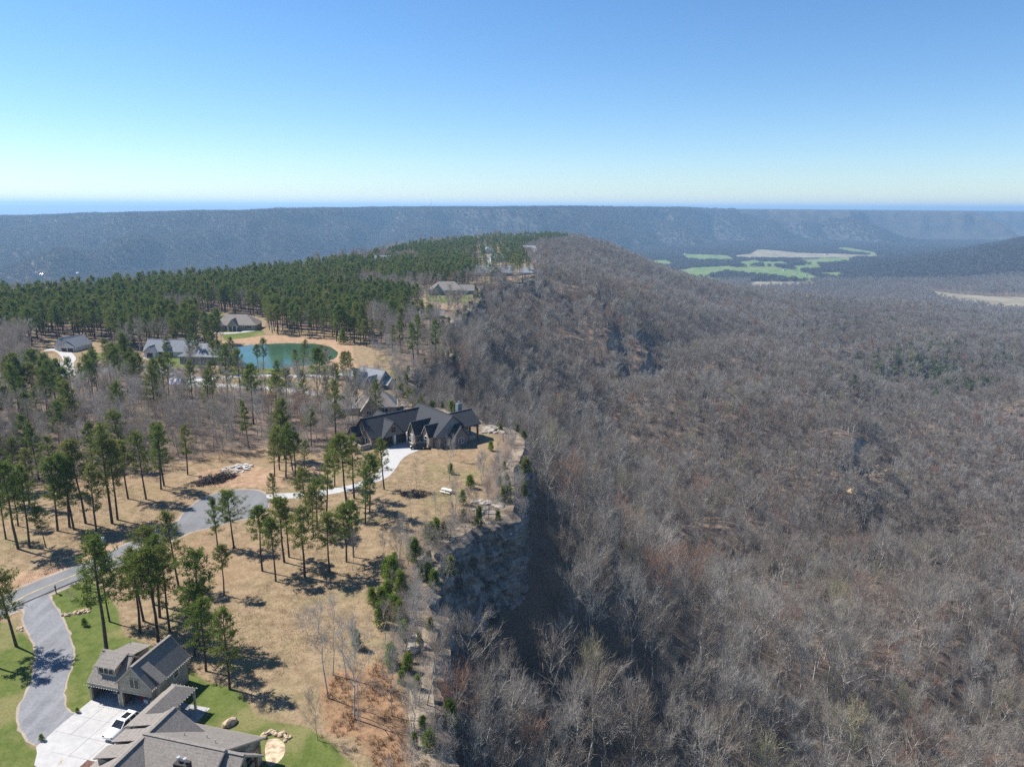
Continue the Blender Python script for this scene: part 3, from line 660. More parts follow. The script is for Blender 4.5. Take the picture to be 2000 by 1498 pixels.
    def window(s, face, c, pl, z, w_, h, n=1, trim='trim_white', glass='glass', m2=True):
        # face f (-v) b (+v) l (-u) r (+u); c along the wall, pl the wall's plane
        def bx(b, a0, a1, d0, d1, z0, z1):
            if face == 'f': b.box(a0, a1, pl - d1, pl - d0, z0, z1)
            elif face == 'b': b.box(a0, a1, pl + d0, pl + d1, z0, z1)
            elif face == 'l': b.box(pl - d1, pl - d0, a0, a1, z0, z1)
            else: b.box(pl + d0, pl + d1, a0, a1, z0, z1)
        f = MB(); a0 = c - w_ / 2; a1 = c + w_ / 2; tk = 0.09
        bx(f, a0 - tk, a1 + tk, .003, .07, z - tk, z); bx(f, a0 - tk, a1 + tk, .003, .07, z + h, z + h + tk)
        bx(f, a0 - tk, a0, .003, .06, z, z + h); bx(f, a1, a1 + tk, .003, .06, z, z + h)
        for i in range(1, n): q = a0 + (a1 - a0) * i / n; bx(f, q - .06, q + .06, .003, .06, z, z + h)
        if m2: bx(f, a0, a1, .04, .055, z + h / 2 - .025, z + h / 2 + .025)
        fo = f.build('window', M[trim], s.r)
        for i in range(n):
            b = MB(); q0 = a0 + (a1 - a0) * i / n + (.06 if i else 0); q1 = a0 + (a1 - a0) * (i + 1) / n - (.06 if i < n - 1 else 0)
            bx(b, q0, q1, .006, .03, z, z + h); b.build('pane', M[glass], fo)
    def garage_door(s, face, c, pl, z, w_, h, mat='door_brown'):
        f = MB(); 
        def bx(b, a0, a1, d0, d1, z0, z1):
            if face == 'f': b.box(a0, a1, pl - d1, pl - d0, z0, z1)
            elif face == 'l': b.box(pl - d1, pl - d0, a0, a1, z0, z1)
            else: b.box(pl + d0, pl + d1, a0, a1, z0, z1)
        bx(f, c - w_ / 2, c + w_ / 2, .004, .03, z, z + h); fo = f.build('garage_door', M[mat], s.r)
        for j in range(4):
            b = MB(); 
            for i in range(4): bx(b, c - w_ / 2 + w_ * i / 4 + .06, c - w_ / 2 + w_ * (i + 1) / 4 - .06, .03, .06, z + h * j / 4 + .05, z + h * (j + 1) / 4 - .05)
            b.build('panel', M[mat], fo)
    def post(s, u, v, z0, z1, r=.12, mat='trim', name='post'): return s.box(name, u - r, u + r, v - r, v + r, z0, z1, mat)
    def poly(s):
        out = []
        for (u0, u1, v0, v1) in s.boxes:
            c, n = math.cos(s.th) * s.sc, math.sin(s.th) * s.sc
            out.append(np.array([s.loc + np.array([c * a - n * b, n * a + c * b]) for a, b in ((u0 - 1, v0 - 1), (u1 + 1, v0 - 1), (u1 + 1, v1 + 1), (u0 - 1, v1 + 1))]))
        return out
HOUSES = []

# --- garage house, bottom left
h = House('garage_house', (*GO, 0), TH, 'taupe two-bay garage building with open doors, dormer and string lights'); HOUSES.append(h)
h.boxes += [(0, 10, 0, 6.5)]
# left bay shell with an opening
def bay(u0, u1, d0, d1, v1, ze, dh):
    b = MB()
    b.box(u0, d0, 0, .25, 0, dh); b.box(d1, u1, 0, .25, 0, dh); b.box(u0, u1, 0, .25, dh, ze)
    b.box(u0, u0 + .2, .25, v1, 0, ze); b.box(u1 - .2, u1, .25, v1, 0, ze); b.box(u0 + .2, u1 - .2, v1 - .2, v1, 0, ze)
    b.build('wall', M['siding_olive'], h.r)
    li = MB(); li.box(u0 + .203, u0 + .23, .26, v1 - .21, .08, ze - .12); li.box(u1 - .23, u1 - .203, .26, v1 - .21, .08, ze - .12); li.box(u0 + .24, u1 - .24, v1 - .24, v1 - .21, .08, ze - .12); li.build('lining', M['interior'], h.r)  # dark inner panels added so the open bay's shade is in their colour
    t_ = MB(); t_.box(d0 - .15, d0 + .02, -.05, -.003, 0, dh + .12); t_.box(d1 - .02, d1 + .15, -.05, -.003, 0, dh + .12); t_.box(d0 + .02, d1 - .02, -.05, -.003, dh - .02, dh + .12)
    t_.build('door_trim', M['trim'], h.r)
    h.box('floor', u0 + .2, u1 - .2, .02, v1 - .2, 0.035, 0.07, 'concrete'); h.box('ceiling', u0 + .21, u1 - .21, .26, v1 - .21, ze - .1, ze - .05, 'interior')
bay(0, 4.95, .3, 4.6, 6.0, 3.0, 2.3); bay(4.97, 10, 5.3, 9.65, 6.9, 3.98, 2.35)
h.gable(0, 5.0, 0, 6.0, 3.0, 3.0, 5.65, 'u', 'siding_olive', 'roof_grey', .15, og=.0, walls=False)
MB().quad((0, 6, 3), (0, 0, 3), (0, 3, 5.65)).build('gable_wall', M['siding_olive'], h.r)
h.gable(5.0, 10, 0, 6.9, 4.0, 4.0, 6.5, 'v', 'siding_olive', 'roof_grey', .4, og=.25)
MB().quad((5.0, 0, 3), (5.0, 6, 3), (5.0, 6.9, 4.0), (5.0, 0, 4.0)).build('side_wall', M['siding_olive'], h.r)
# bump-out with its long shed roof over the right slope
h.box('bump_out', 10.003, 10.75, .7, 1.95, 0, 3.9, 'siding_olive')
h.slab('shed_roof', [(8.1, .65, 6.15), (10.95, .65, 4.12), (10.95, 2.0, 4.12), (8.1, 2.0, 6.15)], .2, 'roof_grey')
# front shed dormer
h.box('dormer_wall', 1.0, 3.9, .75, 2.9, 3.3, 4.95, 'siding_olive')
h.slab('dormer_roof', [(.7, .5, 5.08), (4.15, .5, 5.08), (4.15, 3.05, 5.95), (.7, 3.05, 5.95)], .14, 'roof_grey')
h.window('f', 2.45, .75, 4.1, 2.2, .7, 3, 'trim', m2=False)
h.slab('back_dormer_roof', [(1.6, 2.95, 5.85), (4.9, 2.95, 5.85), (4.9, 6.4, 5.1), (1.6, 6.4, 5.1)], .14, 'roof_grey')
h.box('back_dormer_wall', 1.9, 4.7, 3.6, 6.05, 3.1, 5.05, 'siding_olive')
h.window('f', 7.5, 0, 3.35, 1.3, 1.25, 2, 'trim', m2=False); h.window('r', 4.6, 10, 2.2, .9, 1.2, 1)
for q in ((.12, 0), (4.8, 0), (9.85, 0)): h.box('wall_lamp', q[0] - .06, q[0] + .06, -.2, -.06, 2.0, 2.3, 'trim_dark')
b = MB(); bulbs = MB()
def bulb_line(a, c, n):
    a = np.array(a); c = np.array(c)
    for i in range(n):
        p = a + (c - a) * i / (n - 1); bulbs.hull8([(p[0] - .035, p[1] - .035, p[2] - .04), (p[0] + .035, p[1] - .035, p[2] - .04), (p[0] + .035, p[1] + .035, p[2] - .04), (p[0] - .035, p[1] + .035, p[2] - .04)],
                                                [(p[0] - .03, p[1] - .03, p[2] + .04), (p[0] + .03, p[1] - .03, p[2] + .04), (p[0] + .03, p[1] + .03, p[2] + .04), (p[0] - .03, p[1] + .03, p[2] + .04)])
bulb_line((10.6, -.4, 3.66), (10.6, 7.3, 3.66), 22); bulb_line((-.2, -.52, 2.72), (5, -.52, 2.72), 14); bulb_line((.7, .45, 5.0), (4.1, .45, 5.0), 5)
tag(bulbs.build('string_lights', M['bulb'], h.r), kind='stuff')
# things kept in the open bays
def stuff_in(name, u, v, mk, label, cat):
    p = LG(u, v); o = link(name, None, None, (p[0], p[1], .072), (0, 0, TH)); tag(o, label, cat); mk(o); return o
def shelf(o, n=3):
    for z in (.1, .8, 1.5): MB().box(-1.1, 1.1, -.25, .25, z, z + .05).build('shelf_board', M['trim'], o)
    for a in (-1.08, 1.02):
        for b_ in (-.25, .19): MB().box(a, a + .06, b_, b_ + .06, 0, 1.9).build('upright', M['trim_dark'], o)
def bike(o):
    for a in (-.5, .5):
        m_ = MB()
        for i in range(12):
            p = 2 * math.pi * i / 12; q = 2 * math.pi * (i + 1) / 12; m_.tube((a + .33 * math.cos(p), 0, .34 + .33 * math.sin(p)), (a + .33 * math.cos(q), 0, .34 + .33 * math.sin(q)), .03, .03, 4)
        m_.build('wheel', M['rubber'], o)
    MB().tube((-.5, 0, .34), (-.1, 0, .85), .025, .025, 4).tube((-.1, 0, .85), (.42, 0, .8), .025, .025, 4).tube((.42, 0, .8), (.5, 0, .34), .025, .025, 4).tube((-.1, 0, .4), (.42, 0, .8), .025, .025, 4).build('frame', M['red'], o)
    MB().tube((.42, -.25, 1.0), (.42, .25, 1.0), .02, .02, 4).build('handlebar', M['metal'], o)
    MB().box(-.22, 0, -.07, .07, .92, .98).build('saddle', M['rubber'], o)
def cooler(mat):
    def f(o): MB().box(-.35, .35, -.22, .22, 0, .4).build('body', M[mat], o); MB().box(-.37, .37, -.24, .24, .403, .48).build('lid', M['trim_white'], o)
    return f
def bin_(mat):
    def f(o):
        MB().hull8([(-.25, -.25, 0), (.25, -.25, 0), (.25, .25, 0), (-.25, .25, 0)], [(-.32, -.32, 1), (.32, -.32, 1), (.32, .32, 1), (-.32, .32, 1)]).build('body', M[mat], o); MB().box(-.35, .35, -.35, .35, 1.003, 1.07).build('lid', M[mat], o)
    return f
stuff_in('bicycle', 1.6, 2.2, bike, 'red bicycle standing inside the left open garage bay', 'bicycle')
stuff_in('storage_shelf', 2.6, 5.2, shelf, 'storage shelf against the back of the left garage bay', 'shelf')
stuff_in('storage_shelf', 7.6, 6.1, shelf, 'storage shelf against the back of the right garage bay', 'shelf')
stuff_in('cooler', 2.7, 1.7, cooler('interior'), 'pale cooler with white lid in the left garage bay', 'cooler')
stuff_in('waste_bin', 6.9, 2.0, bin_('red'), 'bright red bin with lid in the right garage bay', 'bin')
stuff_in('waste_bin', 3.8, 3.0, bin_('blue'), 'blue bin with lid in the left garage bay', 'bin')
stuff_in('cooler', 7.7, 1.5, cooler('trim_white'), 'white cooler on the floor of the right garage bay', 'cooler')

# --- main house joined to the garage by a breezeway
h = House('large_house', (*GO, 0), TH, 'large grey-roofed house at the bottom with three small dormers along the forecourt'); HOUSES.append(h)
h.gable(12.5, 25.0, -24, -6.2, 0, 2.9, 7.0, 'v', 'siding_olive', 'roof_grey', .5)
h.gable(18.9, 28.7, -17.2, -4.0, 0, 3.3, 7.2, 'u', 'stone_tan', 'roof_grey', .5)
for v in (-7.1, -9.7, -12.3):
    h.box('dormer_wall', 14.4, 17.6, v - .85, v + .85, 3.6, 5.2, 'siding_tan')
    h.slab('dormer_roof', [(14.0, v - 1.05, 5.3), (14.0, v + 1.05, 5.3), (17.6, v + 1.05, 6.3), (17.6, v - 1.05, 6.3)], .13, 'roof_grey')
    h.window('l', v, 14.4, 4.45, 1.1, .55, 2, 'trim', m2=False)
for i in range(2): h.window('r', -4.9 - i * 1.5, 28.7, 1.4, 1.15, 1.6, 1, 'trim')
for i in range(3): h.window('r', -8.8 - i * 1.6, 28.7, 1.5, 1.25, 1.9, 1, 'trim')
b = MB(); b.box(28.71, 30.9, -13.3, -7.6, 1.2, 1.4); b.build('deck_floor', M['wood'], h.r)
for v in (-13.1, -10.4, -7.8): h.post(30.7, v, 0, 4.3, .13, 'wood')
h.gable(28.6, 30.9, -13.4, -7.4, 4.3, 4.3, 6.9, 'u', 'siding_olive', 'roof_grey', .3, walls=False)
MB().tube((30.9, -10.4, 6.7), (30.9, -13.2, 4.4), .1, .1, 4).tube((30.9, -10.4, 6.7), (30.9, -7.6, 4.4), .1, .1, 4).tube((30.9, -13.1, 4.5), (30.9, -7.7, 4.5), .1, .1, 4).tube((30.9, -10.4, 6.7), (30.9, -10.4, 4.5), .09, .09, 4).build('timber_truss', M['wood'], h.r)
ch = h.box('chimney', 24.6, 26.2, -13.4, -12.5, 4.5, 7.0, 'trim_dark')
for u in (25.0, 25.8): MB().tube((u, -12.95, 7.0), (u, -12.95, 7.5), .14, .14, 8).tube((u, -12.95, 7.5), (u, -12.95, 7.62), .22, .2, 8).build('flue_cap', M['metal'], ch)
for (u, v) in ((22.2, -8.6), (24.6, -7.9), (26.6, -9.0)): 
    z = 7.3 - abs(v + 10.6) * (3.9 / 6.6); MB().tube((u, v, z), (u, v, z + .5), .06, .06, 6).build('roof_vent', M['metal'], h.r)
# breezeway roof
rf = MB(); rf.slab([(11.4, -6.4, 3.15), (11.4, 2.2, 3.15), (13.3, .6, 4.25), (13.3, -6.4, 4.25)], .15); rf.slab([(13.3, -6.4, 4.25), (13.3, .6, 4.25), (15.2, 2.2, 3.15), (15.2, -4.4, 3.15)], .15); rf.slab([(11.4, 2.2, 3.15), (15.2, 2.2, 3.15), (13.3, .6, 4.25)], .15)
rf.build('breezeway_roof', M['roof_grey'], h.r)
bulbs = MB(); bulb_line((15.25, 2.2, 3.1), (15.25, -4.3, 3.1), 15); bulb_line((12.0, 2.28, 3.1), (15.1, 2.28, 3.1), 6); tag(bulbs.build('string_lights', M['bulb'], h.r), kind='stuff')
for v in (1.9, -1.0, -3.8): h.post(14.9, v, 0, 3.1, .12, 'trim')
h.box('patio', 11.2, 16.6, -5.2, 2.6, 0.0, .05, 'terrace')
h.box('porch_wall', 12.1, 12.3, -6.1, -3.2, 0, 3.0, 'siding_olive')

# --- dark-roofed house near the point
DO = np.array(G(726, 877)); DT = math.radians(40)
h = House('dark_roofed_house', (*DO, 0), DT, 'large house with charcoal roof and stone walls near the cliff point'); HOUSES.append(h)
h.gable(0, 19.5, 0, 9.8, 0, 3.3, 7.5, 'u', 'brick', 'roof_dark', .5, trim='trim_dark')
h.gable(14.2, 25.2, -10.8, 6.4, 0, 3.6, 8.3, 'v', 'siding_grey', 'roof_dark', .5, trim='trim_dark')
h.box('stone_skirt', 14.1, 25.3, -10.9, -2.5, 0, 2.6, 'brick')
h.gable(3.2, 9.8, -1.0, 3.5, 2.9, 3.1, 6.7, 'v', 'batten_grey', 'roof_dark', .4, trim='trim_dark')
h.window('f', 6.5, -1.0, 3.9, 1.2, 1.3, 2, 'wood')
for c in (4.3, 10.2): h.garage_door('f', c, 0, 0.05, 4.6, 2.3, 'trim_dark')
h.garage_door('f', 13.0, 0, .05, 1.6, 2.2, 'trim_dark')
h.box('light_pier', 7.0, 7.6, -.25, -.01, 0, 2.9, 'trim_white')
h.gable(11.0, 19.0, -5.0, -1.6, 0, 3.4, 6.4, 'u', 'brick', 'roof_dark', .35, trim='trim')
h.gable(12.8, 18.0, -9.3, -6.0, 0, 3.4, 6.0, 'u', 'stone_tan', 'roof_dark', .35, trim='trim')
h.window('l', -7.6, 12.8, 1.2, 1.2, 1.8, 1); h.window('l', -3.3, 11.0, 1.1, 1.4, 1.7, 1)
h.gable(18.4, 22.8, -13.6, -10.8, 0, 3.1, 5.6, 'v', 'batten_grey', 'roof_dark', .4, trim='trim_dark')
h.window('f', 20.6, -13.6, 1.0, 1.6, 1.4, 2)
h.window('f', 24.2, -10.9, 1.0, 1.0, 1.4, 1, )
h.gable(20.5, 28.4, -11.6, -3.4, 5.0, 5.1, 8.0, 'u', 'siding_grey', 'roof_dark', .6, trim='trim_dark', walls=False)
h.box('porch_floor', 25.3, 28.8, -11, -3.5, 0, 1.2, 'stone_tan')
for v in (-11, -7.3, -3.7): h.post(28.3, v, 0, 5, .22, 'wood')
ch = h.box('chimney', 26.6, 28.0, -3.9, -2.5, 0, 9.0, 'siding_grey'); MB().tube((27.3, -3.2, 9), (27.3, -3.2, 9.7), .3, .25, 8).build('flue_cap', M['metal'], ch)
h.gable(6.0, 12.5, 6.5, 12.5, 0, 3.2, 6.5, 'v', 'brick', 'roof_dark', .4, trim='trim_dark')
# entry steps with side walls
for i in range(6): h.box('step', 9.6 + .0, 12.2, -4.6 - .35 * (5 - i) - 0, -4.25 - .35 * (5 - i), 0, .17 * (i + 1), 'stone_tan')
for u in (9.3, 12.2): h.box('step_wall', u, u + .28, -6.6, -3.0, 0, 1.3, 'stone_tan')
for (u, v) in ((10.2, -1.9), (10.2, -4.8)): h.post(u, v, 0, 3.3, .16, 'trim_white')
# end wall and low terrace wall on the left
h.box('terrace_wall', -3.0, -2.7, .5, 10.5, 0, 1.4, 'stone_tan'); h.box('terrace_wall', -2.7, 0, .5, .8, 0, 1.4, 'stone_tan')
h.gable(-2.4, 2.0, 5.0, 9.0, 0, 2.8, 5.0, 'u', 'stone_tan', 'roof_dark', .3, trim='trim')
h.window('l', 2.6, 0, 1.0, 1.3, 1.5, 1); h.window('l', 4.9, 0, 4.4, 1.3, 1.2, 1)

# --- generic houses further along the plateau
def far_house(px, py, th_deg, label, blocks, wm, rm, trim='trim_white', name='brick_house', wins=(), sc_=1.0):
    x, y = P(px, py); h = House(name, (x, y, H1(x, y) - .1), math.radians(th_deg), label); HOUSES.append(h); h.sc = sc_; h.r.scale = (sc_, sc_, sc_)
    for bl in blocks:
        k_ = bl[0]
        if k_ == 'g': h.gable(*bl[1:9], bl[9] if len(bl) > 9 else wm, rm, .45, trim=trim)
        else: h.hip(*bl[1:8], wm, rm, .5, trim)
    for wq in wins: h.window(*wq, m2=False, trim=trim)
    return h
h = far_house(694, 752, -34, 'blue-grey roofed house beside the pond drive with crossing gables',
    [('g', 0, 15, 0, 9, 0, 3.4, 8.2, 'u'), ('g', 2, 8.5, -4.5, 2, 0, 3.0, 6.8, 'v'), ('g', 9.5, 14, -3, 3, 0, 3.0, 6.2, 'v'), ('g', -7, 1, 1.5, 8, 0, 2.8, 6.5, 'u'), ('g', 14.5, 18.5, 2.5, 8, 0, 2.6, 5, 'u')],
    'siding_grey', 'roof_slate', name='grey_blue_house', sc_=.8, wins=[('r', 5, 18.5, 1, 1.6, 1.4, 2), ('f', 5.2, -4.5, 1, 1.8, 1.3, 2), ('f', 11.7, -3, 1, 1.4, 1.3, 2)])
h.boxes.append((0, 15, -6, 0))
h = far_house(632, 812, 8, 'brown-roofed house partly hidden behind bare trees beyond the dark-roofed house',
    [('g', 0, 11, 0, 8, 0, 2.9, 6.2, 'u'), ('g', 1.5, 6, -2.5, 3, 0, 2.8, 5.6, 'v'), ('h', 11, 26, -1, 9, 0, 3.2, 8.2), ('g', 14, 19, -4, 2, 0, 3.0, 6.4, 'v')],
    'siding_tan', 'roof_brown', name='tan_house', sc_=.88, wins=[('f', 8.5, 0, 1, 1.6, 1.2, 2), ('f', 22, -1, 1, 2.2, 1.4, 2), ('f', 16.5, -4, 1, 1.5, 1.4, 2)])
h = far_house(112, 686, -6, 'pale house with steep blue-grey gables and two garage doors at far left',
    [('g', 0, 12, 0, 14, 0, 3.2, 7.8, 'v'), ('g', -4, 3, 3, 13, 0, 3.2, 7.0, 'v'), ('g', 3, 11.3, -1.0, 5, 0, 3.1, 5.6, 'v')], 'siding_white', 'roof_slate', name='pale_gabled_house', sc_=.78)
for c in (5.2, 9.2): h.garage_door('f', c, -1.0, .05, 3.4, 2.2)
h = far_house(283, 697, -3, 'white house with grey roof, gabled dormer and garage doors behind pines',
    [('g', 0, 22, 0, 9, 0, 3, 7.2, 'u'), ('g', 1, 6, -2.0, 3, 0, 2.9, 5.2, 'v'), ('g', 8.3, 11.3, .4, 3.6, 4.2, 4.9, 6.3, 'v')], 'siding_white', 'roof_slate', name='white_house',
    wins=[('f', 9.8, .4, 4.45, 1.6, .6, 2)])
for c in (3.5,): h.garage_door('f', c, -2.0, .05, 2.6, 2.2)
for c in (8.0, 11.6): h.garage_door('f', c, 0, .05, 2.7, 2.2)
h = far_house(352, 711, -4, 'pale blue-grey house with hipped roof beside the pond, behind pines',
    [('h', 0, 18, 0, 12, 0, 3.6, 8.0), ('g', 16, 22, 1, 8, 0, 3.4, 6.6, 'u')], 'siding_grey', 'roof_slate', name='pale_house', wins=[('f', 3, 0, 1, 1.6, 1.4, 2), ('f', 9, 0, 1, 1.6, 1.4, 2), ('f', 14, 0, 1, 1.6, 1.4, 2)])
h = far_house(414, 646, 4, 'grey-brown hip-roofed house with porch columns beyond the pond',
    [('h', 0, 23, 0, 12, 0, 3.2, 8.0), ('g', 0.5, 6, -2, 4, 0, 3, 5.8, 'v'), ('g', 9.0, 14, -2.5, 4, 2.8, 3.1, 6.4, 'v')], 'siding_tan', 'roof_brown', name='hip_roofed_house',
    wins=[('f', 3.2, -2, .9, 2.4, 1.4, 3), ('f', 19, 0, .9, 3.2, 1.6, 3), ('f', 7.6, 0, .9, 1.2, 1.5, 1)])
for u in (9.3, 11.5, 13.7): h.post(u, -2.3, 0, 3, .2, 'trim_white')
h = far_house(812, 624, 2, 'cottage with tall pyramid roof beside the cliff edge', [('h', 0, 15, 0, 13, 0, 3.6, 10.5), ('g', 14, 24, 3, 11, 0, 3.2, 7.0, 'u'), ('g', -6, 0, 4, 12, 0, 3.0, 7, 'u')], 'siding_green', 'roof_brown', name='cottage', sc_=.7,
    wins=[('f', 4, 0, .9, 3.2, 1.8, 3), ('f', 11, 0, .9, 3.2, 1.8, 3)])
h = far_house(838, 576, 3, 'wide hip-roofed house on green lawn above the pyramid-roofed cottage', [('h', 0, 26, 0, 14, 0, 3.6, 9.5), ('g', 2, 11, -3, 5, 0, 3.4, 8.0, 'v'), ('g', 20, 34, 3, 12, 0, 3.2, 7.2, 'u')], 'siding_green', 'roof_brown', name='hip_roofed_house')
h = far_house(922, 540, -2, 'long grey-roofed house on orange clearing near the cliff', [('g', 0, 40, 0, 14, 0, 4, 10, 'u'), ('g', 17, 30, -5, 6, 0, 4, 9.5, 'v'), ('h', 44, 64, 2, 16, 0, 4, 9)], 'siding_grey', 'roof_slate', name='long_house')
h = far_house(1010, 498, -30, 'distant blue-roofed house at the right edge of the ridge-top pines', [('g', 0, 34, 0, 16, 0, 5, 13, 'u'), ('g', 10, 22, -7, 5, 0, 5, 11, 'v')], 'siding_grey', 'roof_slate', name='ridge_house')
h = far_house(1012, 474, -15, 'distant dark house with deck on the highest part of the ridge', [('g', 0, 30, 0, 16, 0, 7, 15, 'v'), ('g', -16, 2, 3, 14, 0, 6, 12, 'u')], 'siding_grey', 'roof_slate', name='ridge_house')
h = far_house(902, 477, 10, 'distant dark-roofed house left of the ridge-top clearing', [('g', 0, 26, 0, 14, 0, 6, 14, 'u'), ('g', 12, 22, -6, 6, 0, 6, 13, 'v')], 'siding_white', 'roof_dark', name='ridge_house')
h = far_house(828, 488, 0, 'small distant white house at the left end of the ridge', [('g', 0, 20, 0, 12, 0, 5, 10, 'u'), ('g', 3, 9, -4, 4, 0, 4, 8, 'v')], 'siding_white', 'roof_slate', name='ridge_house')
h = far_house(732, 535, -5, 'pale-walled house roof showing above the plantation pines', [('g', 0, 15, 0, 10, 6, 13, 18, 'u')], 'siding_tan', 'roof_slate', name='forest_house')

for (px_, py_, rt_, lb_) in ((958, 512, 5, 'small distant house on the ridge clearing below the road bend'), (992, 492, -20, 'small distant pale house on the ridge near the topmost clearing'), (940, 496, 12, 'small distant grey house left of the ridge road')):
    far_house(px_, py_, rt_, lb_, [('g', 0, 22, 0, 12, 0, 5, 10, 'u'), ('g', 4, 12, -4, 4, 0, 4.5, 9, 'v')], 'siding_white', 'roof_slate', name='ridge_house')
# valley buildings, tiny in the picture
vb = [(1338, 497, 30), (1368, 497, 22), (1398, 500, 26), (1531, 529, 22), (1558, 536, 20), (1574, 539, 22), (1612, 498, 26), (1660, 503, 20), (1975, 606, 22), (1958, 605, 16), (1715, 632, 12), (1763, 676, 14), (62, 535, 34), (78, 537, 26), (147, 535, 28), (308, 531, 34), (325, 532, 26)]
def barn_mesh():
    b = MB(); L_, W_, e, r_ = 1, .5, .28, .5
    b.quad((0, 0, 0), (L_, 0, 0), (L_, 0, e), (0, 0, e)); b.quad((L_, W_, 0), (0, W_, 0), (0, W_, e), (L_, W_, e))
    b.quad((0, W_, 0), (0, 0, 0), (0, 0, e), (0, W_ / 2, r_), (0, W_, e)); b.quad((L_, 0, 0), (L_, W_, 0), (L_, W_, e), (L_, W_ / 2, r_), (L_, 0, e))
    wme = mesh_from('wall', b.v, b.f, [M['siding_white']])
    r = MB(); r.slab([(-.04, -.05, e), (L_ + .04, -.05, e), (L_ + .04, W_ / 2, r_ + .01), (-.04, W_ / 2, r_ + .01)], .02); r.slab([(-.04, W_ + .05, e), (L_ + .04, W_ + .05, e), (L_ + .04, W_ / 2, r_ + .01), (-.04, W_ / 2, r_ + .01)], .02)
    return wme, mesh_from('roof', r.v, r.f, [M['metal']])
bw, brf = barn_mesh(); vwhere = ['in the green field beside the far mountain foot', 'by the treeline of the valley field', 'at the edge of the brown valley field', 'at the right end of the bright green field', 'among trees right of the green field', 'rightmost beside the bright green field', 'on the brown field in the middle of the valley', 'at the right tip of the brown valley field', 'below the wide brown field at the right edge', 'left of the others below the right brown field', 'in the wooded hollow, upper one', 'in the wooded hollow, lower one', 'leftmost in the valley at the mountain foot', 'second in the valley at the left mountain foot', 'in the valley left of the plantation skyline', 'just above the plantation skyline', 'right one of the pair above the plantation skyline']
for (px, py, s_), wh in zip(vb, vwhere):
    s_ = s_ * (.55 if px > 400 else .38)
    x, y = P(px, py); o = link('barn', None, None, (x, y, H1(x, y) - .5), (0, 0, (px * 7 % 13) / 10)); tag(o, 'small white building ' + wh, 'barn', 'buildings scattered in the valley')
    o.scale = (s_, s_, s_); link('wall', bw, o); link('roof', brf, o)
# radio masts on the far mountain
for px, lb in ((771, 'left lattice radio mast on the far mountain skyline'), (842, 'right lattice radio mast on the far mountain skyline')):
    d = ray(px, 404); t = 4700 / d[1]; x, y = d[0] * t, 4700; z = H1(x, y); o = link('radio_mast', None, None, (x, y, z)); tag(o, lb, 'mast', 'radio masts')
    m_ = MB()
    for a in range(3):
        q = a * 2.1; m_.tube((2.4 * math.cos(q), 2.4 * math.sin(q), 0), (1.2 * math.cos(q), 1.2 * math.sin(q), 58), .45, .35, 4)
    for i in range(11):
        for a in range(3):
            q = a * 2.1; q2 = q + 2.1; m_.tube((2.2 * math.cos(q), 2.2 * math.sin(q), i * 5), (1.9 * math.cos(q2), 1.9 * math.sin(q2), i * 5 + 5), .18, .18, 3)
    m_.build('lattice', M['metal'], o); MB().tube((0, 0, 57), (0, 0, 68), .4, .2, 4).build('antenna', M['metal'], o)

